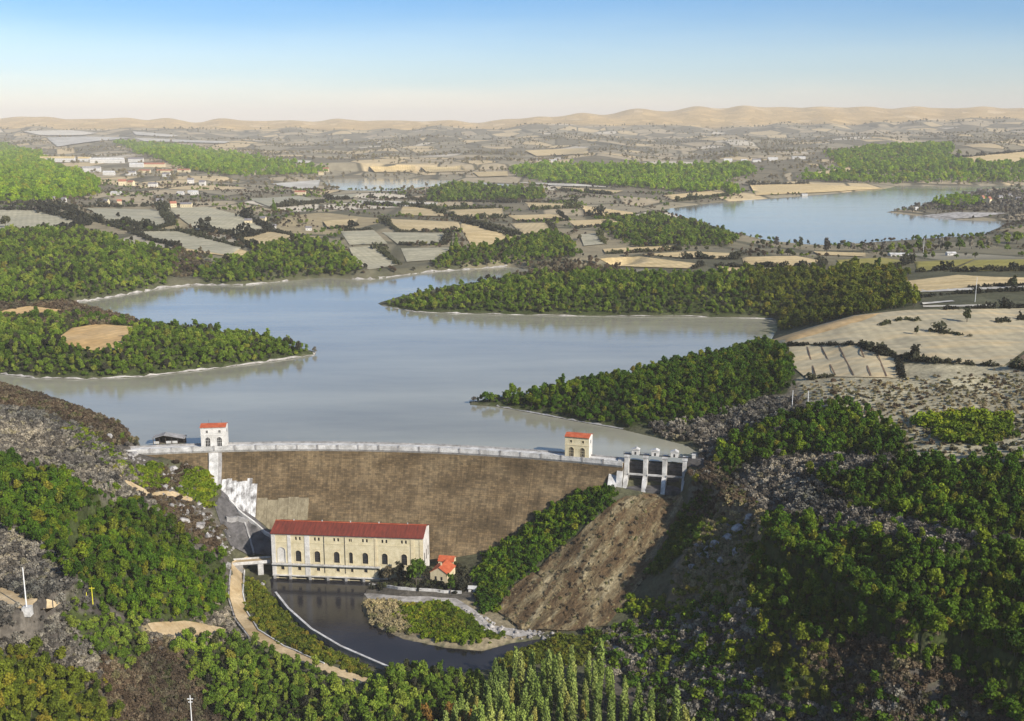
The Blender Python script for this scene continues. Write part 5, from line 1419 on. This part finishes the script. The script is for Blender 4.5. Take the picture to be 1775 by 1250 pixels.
# ------------------------------------------------------------------ hedges along field edges: each one a thing
HV = [crown_geo(300 + k, 'bush') for k in range(3)]
def hedge(pix, label, width, gap):
    pp = dense_line(pix, 6)
    G_ = ground([a for a, _ in pp], [b_ for _, b_ in pp])
    c = G_[0]; V = []; Fq = []; o = 0
    seg = np.linalg.norm(np.diff(G_[:, :2], axis=0), axis=1); L = seg.sum()
    n = max(3, int(L / gap)); tt = np.sort(rng.uniform(0, 1, n)) * L; cum = np.append(0, np.cumsum(seg))
    X = np.interp(tt, cum, G_[:, 0]) + rng.normal(0, width * .15, n); Y = np.interp(tt, cum, G_[:, 1]) + rng.normal(0, width * .15, n)
    Z = hfast(X, Y)
    for k in range(n):
        v, q = HV[k % 3]; v, q = v[:4 * 70], q[:70]
        s = width * .5 * rng.uniform(.5, 1.25) * (2.0 if rng.random() < .07 else 1); a = rng.uniform(0, 6.28)
        rv = np.stack([v[:, 0] * math.cos(a) - v[:, 1] * math.sin(a), v[:, 0] * math.sin(a) + v[:, 1] * math.cos(a), v[:, 2] * 1.15], 1) * s
        V.append(rv + (X[k] - c[0], Y[k] - c[1], Z[k] - c[2])); Fq.append(q + o); o += len(v)
    me = np_mesh('hedgerow', np.vstack(V), np.vstack(Fq), 'leaf_hedge')
    ob = link('hedgerow', me); ob.location = c
    return tag(ob, label, 'hedge', 'hedges between the fields')
for poly, mt, hd, words in FIELDS:
    if not hd: continue
    runs = []; cur = [poly[hd[0]], poly[(hd[0] + 1) % len(poly)]]
    for a, b_ in zip(hd, hd[1:]):
        if b_ == a + 1: cur.append(poly[(b_ + 1) % len(poly)])
        else: runs.append(cur); cur = [poly[b_], poly[(b_ + 1) % len(poly)]]
    runs.append(cur)
    d = float(np.linalg.norm(gp(*poly[0])[:2]))
    for i, rn in enumerate(runs):
        w = 2.6 if d < 1300 else (4.2 if d < 2300 else 7.0)
        hedge(rn, ('dark hedge edging ' if i == 0 else 'second dark hedge beside ') + words, w, w * .62)
for pix, lab in (([(1610,576),(1650,580),(1685,586)], 'dark hedge line crossing the middle of the stubble field'),
                 ([(1525,566),(1560,556),(1598,558)], 'dark hedge clump in the upper part of the stubble field'),
                 ([(1718,562),(1775,556),(1850,552)], 'dark hedge line near the right edge of the stubble field'),
                 ([(1580,518),(1660,510),(1760,505),(1850,503)], 'dark hedge above the two white strips'),
                 ([(1640,538),(1720,535),(1850,534)], 'dark hedge just below the two white strips'),
                 ([(640,344),(760,348),(880,352),(1000,350)], 'long dark hedge short of the narrow far reach'),
                 ([(750,366),(820,386),(905,408)], 'dark hedge running down beside the tan triangle'),
                 ([(0,354),(120,360),(260,358),(360,356)], 'dark hedge in front of the farmhouses on the left'),
                 ([(110,362),(170,385),(230,402),(260,418)], 'thick dark hedge running down to the left lake wood')):
    hedge(pix, lab, 2.8 if pix[0][1] > 500 else 5.0, 2.0 if pix[0][1] > 500 else 3.2)

# ------------------------------------------------------------------ single trees with a place of their own
def one(px, py, size, leaf, label, sz=1.0, name='broadleaf_tree', group=None):
    p = gp(px, py)
    return single_tree(name, p, size, leaf, int(px) % 4, px * .37, label, 'tree', group, sz)
one(1676, 560, 1.5, 'hedge', 'lone dark tree in the upper stubble field')
one(1584, 626, 1.6, 'hedge', 'larger dark tree at the corner of the striped plot')
one(1571, 627, .95, 'hedge', 'small dark tree left of the corner tree by the striped plot')
one(1588, 581, .9, 'hedge', 'small dark tree at the end of the middle field hedge')
one(1628, 577, .6, 'hedge', 'tiny dark tree beside the middle field hedge')
one(1308, 600, 1.4, 'grey', 'grey tree on the shore at the tip of the stubble field')
one(362, 389, 2.0, 'hedge', 'lone dark tree in the wide grey meadow')
one(205, 378, 1.4, 'hedge', 'small dark tree in the meadow below the farmhouses')
one(75, 398, 1.8, 'hedge', 'dark tree on the edge of the left meadow')
one(10, 396, 3.0, 'hedge', 'large dark round tree at the left edge of the picture')
one(545, 613, .8, 'grey', 'small grey tree on the tip of the left headland')
one(822, 699, .7, 'grey', 'small grey tree on the tip of the right headland')
one(828, 698, .5, 'deep', 'tiny dark tree just behind the tip of the right headland')
one(722, 1018, 2.0, 'mid', 'tall green tree before the right end of the power station', 1.25)
one(708, 1012, 1.2, 'hedge', 'dark tree left of the tall green tree by the power station')
one(692, 1010, 1.5, 'hedge', 'dark tree before the seventh window of the power station')
one(674, 1009, 1.35, 'brown', 'brown tree at the water edge before the power station')
one(660, 1008, .95, 'hedge', 'small dark tree nearest the tailrace of the power station')
one(738, 1006, 1.3, 'hedge', 'dark tree just left of the small cream house')
one(800, 1026, .9, 'hedge', 'small dark tree between the cream house and the white hut')
one(780, 1030, 1.25, 'mid', 'green tree right of the small cream house', 1.2)
one(212, 766, .8, 'mid', 'green tree on the crest left of the open shed')
one(236, 778, .6, 'hedge', 'small dark tree beside the open shed')
one(222, 776, .55, 'grey', 'small grey tree on the crest near the open shed')
one(1205, 840, .8, 'bright', 'small bright green tree beside the spillway')
one(1520, 470, 2.0, 'deep', 'dark round tree before the near yellow green field')
one(1755, 500, 2.0, 'hedge', 'dark tree at the right end of the tan field')
CONE = [crown_mesh('crown', 400 + k, 'cone', 'leaf_mid') for k in range(2)]
for k, (px, py, s, lab) in enumerate([(790,432,1.5,'conical green tree at the left of the tan triangle field'),(968,425,1.5,'conical green tree at the top of the inlet wood'),(782,436,1.1,'smaller conical tree left of the tan triangle field'),(978,428,1.1,'smaller conical tree at the top of the inlet wood'),(476,366,1.7,'conical dark green tree among the far houses')]):
    single_tree('conifer_tree', gp(px, py), s, 'mid', k, k * 1.3, lab, 'tree', None, 1.15, CONE[k % 2])
ORD_ = 'first second third fourth fifth sixth seventh eighth ninth tenth eleventh twelfth thirteenth fourteenth fifteenth sixteenth seventeenth eighteenth nineteenth twentieth twenty-first twenty-second twenty-third twenty-fourth twenty-fifth twenty-sixth'.split()
# trees in a line along the near shore of the wide lake
for k, (px, py, s, lf, sz) in enumerate([(1322,428,1.5,'hedge',1.2),(1345,430,1.7,'grey',1.4),(1364,428,1.1,'hedge',1),(1388,432,1.6,'hedge',1.5),(1412,434,1.2,'hedge',1.1),(1433,442,2.0,'grey',1.7),(1452,436,1.5,'hedge',1.1),(1478,438,1.7,'grey',1.3),(1497,438,1.6,'grey',1.2),(1515,438,2.1,'grey',1.1),(1532,436,1.7,'grey',1.2),
      (1545,436,1.7,'mid',1.1),(1560,436,1.7,'bright',1.0),(1575,436,1.9,'mid',1.0),(1592,436,2.3,'mid',1.2),(1608,436,2.0,'bright',1.0),(1630,434,1.9,'grey',1.4),(1642,434,1.8,'bright',1.1),(1663,434,2.8,'mid',1.1),(1684,432,1.7,'grey',1.2),(1698,432,1.8,'bright',1.1),(1712,430,2.0,'grey',1.1),(1728,428,2.0,'bright',1.1),(1744,426,2.4,'mid',1.1),(1762,424,2.8,'deep',1.1),(1780,424,2.8,'deep',1.2)]):
    words = {'hedge': 'dark', 'grey': 'grey', 'mid': 'green', 'bright': 'bright green', 'deep': 'dark green'}[lf]
    one(px, py, s, lf, words + ' tree, ' + ORD_[k] + ' from the left in the line along the wide lake', sz, 'lakeside_tree', words + ' trees along the wide lake')
# poplar plantation at the lower edge
POP = [crown_mesh('crown', 500 + k, 'poplar', 'leaf_poplar') for k in range(4)]
PTR = trunk_mesh('trunk', 9, 6.0, .22)
ORD = ['first','second','third','fourth','fifth','sixth','seventh','eighth','ninth','tenth','eleventh','twelfth','thirteenth','fourteenth','fifteenth','sixteenth','seventeenth','eighteenth','nineteenth','twentieth','twenty-first','twenty-second','twenty-third','twenty-fourth','twenty-fifth','twenty-sixth']
for i in range(10):
    nth = 0
    py = 1184 + i * 15; x0, x1 = 872 - i * 14, 1040 + i * 22
    n = int((x1 - x0) / 22)
    for k in range(n + 1):
        px = x0 + (x1 - x0) * k / n + rng.uniform(-3, 3)
        p = at(px, py + rng.uniform(-2, 2), -59.3); p[2] = hfast(p[0], p[1])
        d_ = sdf(river_poly, np.array([p[0]]), np.array([p[1]]), 10)[0]
        if d_ < 3: continue
        x_, y_ = to_px(p + (0, 0, 15))
        if y_ > 1262: continue
        nth += 1
        single_tree('poplar_tree', p, float(np.clip(rng.normal(.70, .10), .45, .92)), 'mid', 0, float(rng.uniform(0, 6.28)),
                    'pale green poplar in the %s row from the river, %s from its left end' % (ORD[i], ORD[nth - 1]), 'tree', 'poplars of the riverside plantation', float(rng.uniform(1.2, 1.55)), POP[int(rng.integers(4))], PTR)
RUST = [mesh_from('crown', base_geo['round'][k], 'leaf_rust') for k in range(4)]
for k, (px, py, s, lab) in enumerate([(742,1262,1.25,'rust coloured tree left of the poplars, first of three'),(782,1264,1.3,'rust coloured tree left of the poplars, middle of three'),(812,1270,1.3,'rust coloured tree nearest the poplars')]):
    p = at(px, py, -59.3); p[2] = hfast(p[0], p[1])
    single_tree('broadleaf_tree', p, s, 'mid', k, k * 2.0, lab, 'tree', None, 1.35, RUST[k])

# ------------------------------------------------------------------ rocks
def rock(px, py, w, h, seed, label, mat='rock_pale', sink=.25):
    p = gp(px, py); r = np.random.default_rng(seed)
    bm = bmesh.new(); bmesh.ops.create_icosphere(bm, subdivisions=2, radius=1)
    dirs = r.normal(size=(26, 3)); dirs /= np.linalg.norm(dirs, axis=1)[:, None]; off = r.uniform(.42, .9, 26)
    for v in bm.verts:
        c = np.array(v.co); q = c @ dirs.T; m_ = np.min(np.where(q > .15, off / np.maximum(q, .15), 9))
        c = c * min(1.0, m_) * (1 + r.normal(0, .07)); v.co = (c[0] * w, c[1] * w * .75, c[2] * h)
    me = bpy.data.meshes.new('rock_outcrop'); bm.to_mesh(me); bm.free(); me.materials.append(MAT[mat])
    o = link('rock_outcrop', me); o.location = (p[0], p[1], p[2] + h * (.5 - sink)); o.rotation_euler = (0, 0, r.uniform(0, 6.28))
    return tag(o, label, 'rock')
for k, (px, py, w, h, lab) in enumerate([
 (318,905,5,4,'pale rock outcrop at the edge of the dark left wood'),(345,918,6,5,'largest pale crag between the wood and the path'),(362,938,4.5,5,'pale crag just above the river road bend'),
 (385,958,3.5,5,'narrow pale rock standing above the road end'),(395,985,3,4,'small pale rock at the inner side of the road bend'),(300,880,4,2.5,'flat pale rock below the upper sandy path'),
 (232,790,5,3,'pale rock beside the open shed'),(215,800,4,3,'pale rock below the crest on the left'),(188,762,5,3.5,'straw grey rock on the left lake crest'),(175,775,4,3,'smaller rock left of the bright bushes'),
 (8,715,5,3.5,'grey rock at the left edge near the lake'),(300,815,5,3,'pale rock under the left end of the dam'),(322,808,4,2.5,'pale rock against the dam face at left'),(285,850,4,3,'pale rock in front of the bright abutment bushes'),
 (1300,910,5.5,5,'pale rock at the top of the rocky rib'),(1280,922,5,5,'pale rock face on the rocky rib'),(1262,936,5,5,'second pale rock face on the rocky rib'),(1240,950,4.5,4.5,'lower pale rock on the rocky rib'),(1222,966,4,4,'pale rock on the lower rib beside the chute bushes'),(1250,975,4,4,'pale rock in the straw scrub of the rib'),(1275,962,4,4.5,'pale rock at the wood edge of the rib'),(1200,985,3.5,3,'small pale rock near the foot of the rib'),
 (1100,1090,4,2.5,'grey rock below the chute at right'),(1085,1105,3,2,'small grey rock near the river mouth'),(840,1088,2.6,1.6,'pale boulder at the foot of the chute'),(868,1094,3,1.8,'pale boulder on the river edge'),(895,1098,2.5,1.6,'pale flat boulder by the water'),
 (455,1015,3,2.6,'pale block at the foot of the access bridge')]):
    rock(px, py, w, h, 700 + k, lab)
# loose rubble along the foot of the chute
def rubble(name, label, poly, sp, size, mat):
    pts = scatter_world(ground(*np.array(densify(poly, 12)).T)[:, :2], sp, .2) if False else None
    pp = np.array(densify(poly, 12)); wp = ground(pp[:, 0], pp[:, 1])[:, :2]
    lo, hi = wp.min(0), wp.max(0); n = int((hi - lo).prod() / sp ** 2)
    xx = rng.uniform(lo[0], hi[0], n); yy = rng.uniform(lo[1], hi[1], n); k = inside(wp, xx, yy); xx, yy = xx[k], yy[k]; zz = hfast(xx, yy)
    oc = np.array([(1,0,0),(-1,0,0),(0,1,0),(0,-1,0),(0,0,.8),(0,0,-.8)]); tri = np.array([(0,2,4),(2,1,4),(1,3,4),(3,0,4),(2,0,5),(1,2,5),(3,1,5),(0,3,5)])
    V = []; T_ = []
    for i in range(len(xx)):
        s = size * rng.lognormal(0, .5)
        V.append(oc * rng.uniform(.6, 1.3, (6, 3)) * s + (xx[i], yy[i], zz[i] + .25)); T_.append(tri + 6 * i)
    o = link(name, np_mesh(name, np.vstack(V), np.vstack(T_), mat))
    return tag(o, label, 'rubble', kind='stuff')
rubble('rubble', 'pale rubble along the river edge below the rock chute', [(800,1055),(830,1068),(880,1090),(960,1098),(1000,1104),(940,1112),(860,1106),(815,1080)], 2.0, .75, 'rock_pale')
rubble('chute_rubble', 'brown broken rock lying over the spillway chute', chute, 2.6, .8, 'rock_chute')
rubble('abutment_rubble', 'grey rubble on the steep bank at the left end of the dam', [(215,785),(260,800),(300,812),(345,870),(395,925),(415,960),(395,965),(350,925),(290,870),(230,815)], 2.6, .9, 'rock_pale')
rubble('rib_rubble', 'pale broken rock on the rocky rib right of the chute', [(1235,905),(1310,900),(1290,950),(1230,985),(1180,1010),(1200,965)], 2.8, .9, 'rock_pale')

# ------------------------------------------------------------------ far houses
def far_house(px, py, wpx, hpx, rz, wallm, roofm, label, name='farmhouse', cat='house', group=None, wide=1.0):
    p = gp(px, py); k = float(np.linalg.norm(p - CAM)) / F
    W = wpx * k; Hh = hpx * k; D = max(6, min(W * .7, 14)) * wide
    n = max(1, int(W / 4.5))
    wins = [rect(W * (i + .5) / n, min(1.3, W / n * .5), Hh * .35, Hh * .35 + min(1.6, Hh * .35)) for i in range(n)]
    return house(name, (p[0] - W / 2, p[1], p[2] - .4), rz, W, D, Hh, max(1.5, Hh * .45), wallm, roofm, label, cat, group, wins=wins, over=.5)
hs = [(172,357,7,7,.5,'plaster_cream','roof_slate','small cream farmhouse left of the pair of gables'),(184,357,8,8,-.4,'plaster_cream','roof_slate','cream farmhouse with gable above the grey meadow'),(207,355,7,6,.3,'plaster_cream','roof_tile','cream cottage behind the brown hedge'),
 (277,358,11,9,.2,'plaster_cream','roof_slate','pale farmhouse with big gable above the wide grey meadow'),(301,360,10,7,.5,'plaster_cream','roof_tile','cream farmhouse right of the big gable'),(322,360,18,6,.05,'plaster_cream','roof_slate','long cream barn right of the farmhouses'),
 (92,350,6,6,.3,'plaster_cream','roof_slate','leftmost small cream house under the left hill'),(110,350,7,5,-.2,'plaster_white','roof_slate','second small house under the left hill'),
 (430,388,12,6,.1,'plaster_cream','roof_slate','cream house among trees above the tan wedge field'),(455,384,10,6,-.2,'plaster_cream','roof_slate','cream house right of the one among trees'),(475,398,8,6,.3,'plaster_white','roof_slate','small white house above the tan wedge field'),(535,400,10,5,.2,'plaster_white','roof_slate','white house left of the small tan plot'),
 (98,281,56,6,.02,'plaster_white','field_tan','longest white shed at the left end of the far village'),(146,280,20,5,.02,'plaster_white','field_tan','short white shed between two long sheds'),(185,283,54,6,.03,'plaster_white','concrete_white','long white shed in the middle of the far village'),
 (235,281,24,5,0,'plaster_white','roof_slate','white hall behind the middle of the far village'),(236,290,22,5,.0,'plaster_white','concrete_white','white hall in front of the other in the far village'),(267,290,34,5,.02,'plaster_cream','roof_tile','low hall with pinkish roof in the far village'),
 (158,298,28,6,.05,'plaster_white','concrete_grey','pale house block left in the far village'),(188,304,18,5,.05,'plaster_white','concrete_white','white house on the near side of the far village'),(226,304,15,5,0,'plaster_white','roof_slate','white house in the centre of the far village'),(250,300,18,4,0,'plaster_cream','roof_tile','red roofed house in the far village'),(285,300,26,4,.0,'plaster_cream','roof_tile','long red roofed house in the far village'),(318,299,20,4,.02,'plaster_cream','roof_tile','rightmost red roofed house in the far village'),(288,307,12,5,0,'plaster_white','roof_slate','small white house below the red roofs'),
 (212,322,12,7,.3,'plaster_cream','roof_tile','pinkish house with red roof among brown trees'),(226,322,10,6,-.3,'plaster_cream','roof_tile','pinkish house right of the first among brown trees'),(264,324,14,5,0,'plaster_white','roof_slate','white house left of the green strip'),(200,338,16,4,0,'plaster_white','concrete_white','low white shed below the pinkish houses'),(312,338,11,4,0,'plaster_white','concrete_white','low white shed right of the green strip'),(334,338,16,5,.1,'plaster_white','concrete_white','white house right of the green strip'),(330,318,10,6,.1,'plaster_white','roof_slate','white house on the right of the far village'),(350,322,10,6,-.1,'plaster_white','roof_slate','rightmost white house of the far village'),
 (520,338,18,5,0,'plaster_cream','roof_tile','red roofed house short of the narrow far reach'),(565,298,9,5,.0,'plaster_cream','roof_tile','small house at the end of the green ridge'),(556,304,8,4,0,'plaster_cream','field_tan','tiny cream house below the green ridge'),
 (1395,342,9,4,0,'plaster_white','concrete_white','small white boathouse on the far shore of the wide lake'),
 (1708,352,8,8,.8,'plaster_cream','roof_tile','left one of two pink gables on the spit'),(1720,354,9,8,.8,'plaster_cream','roof_tile','right one of two pink gables on the spit'),
 (1680,340,6,4,.2,'plaster_white','roof_slate','small white house at the left of the spit hamlet'),(1698,334,6,4,-.2,'plaster_white','roof_slate','white house at the back of the spit hamlet'),(1716,337,6,4,.3,'plaster_white','roof_slate','white house in the middle of the spit hamlet'),(1735,345,6,4,.1,'plaster_white','roof_slate','white house right of the pink gables'),(1752,342,7,4,-.2,'plaster_white','roof_slate','white house at the right of the spit hamlet'),(1766,348,7,4,.1,'plaster_white','roof_slate','rightmost white house of the spit hamlet'),
 (1590,365,6,4,.3,'plaster_white','concrete_white','white cottage on the tip of the spit'),
 (1262,281,14,4,0,'plaster_white','concrete_white','white house at the left of the distant valley village'),(1290,282,10,4,0,'plaster_white','concrete_white','white house in the distant valley village'),(1312,281,14,4,0,'plaster_white','roof_slate','white house in the middle of the distant valley village'),(1340,279,16,4,0,'plaster_white','concrete_white','long white house in the distant valley village'),(1385,276,22,3,0,'plaster_white','concrete_white','longest white building right of the distant valley village'),
 (960,281,10,3,0,'plaster_white','concrete_white','white speck of a house behind the long green wood'),(1650,443,14,4,0,'plaster_white','concrete_white','low white shed behind the yellow green field'),(1560,444,30,3,0,'plaster_white','concrete_white','long white wall like shed before the lakeside trees')]
for h_ in hs: far_house(*h_)

# ------------------------------------------------------------------ haze
hz = MB().box(-34000, 34000, -400, 36500, -90, 640).build('haze', 'land')
hz.data.materials.clear()
hm = bpy.data.materials.new('haze_air'); hm.use_nodes = True; hn = hm.node_tree.nodes; hn.clear()
ho = hn.new('ShaderNodeOutputMaterial'); hv = hn.new('ShaderNodeVolumePrincipled')
hv.inputs['Color'].default_value = (1.0, 0.945, 0.865, 1); hv.inputs['Density'].default_value = 4.2e-5; hv.inputs['Anisotropy'].default_value = -0.1
hm.node_tree.links.new(hv.outputs[0], ho.inputs['Volume'])
hz.data.materials.append(hm)
tag(hz, 'thin pale haze over the whole landscape', None, kind='stuff')
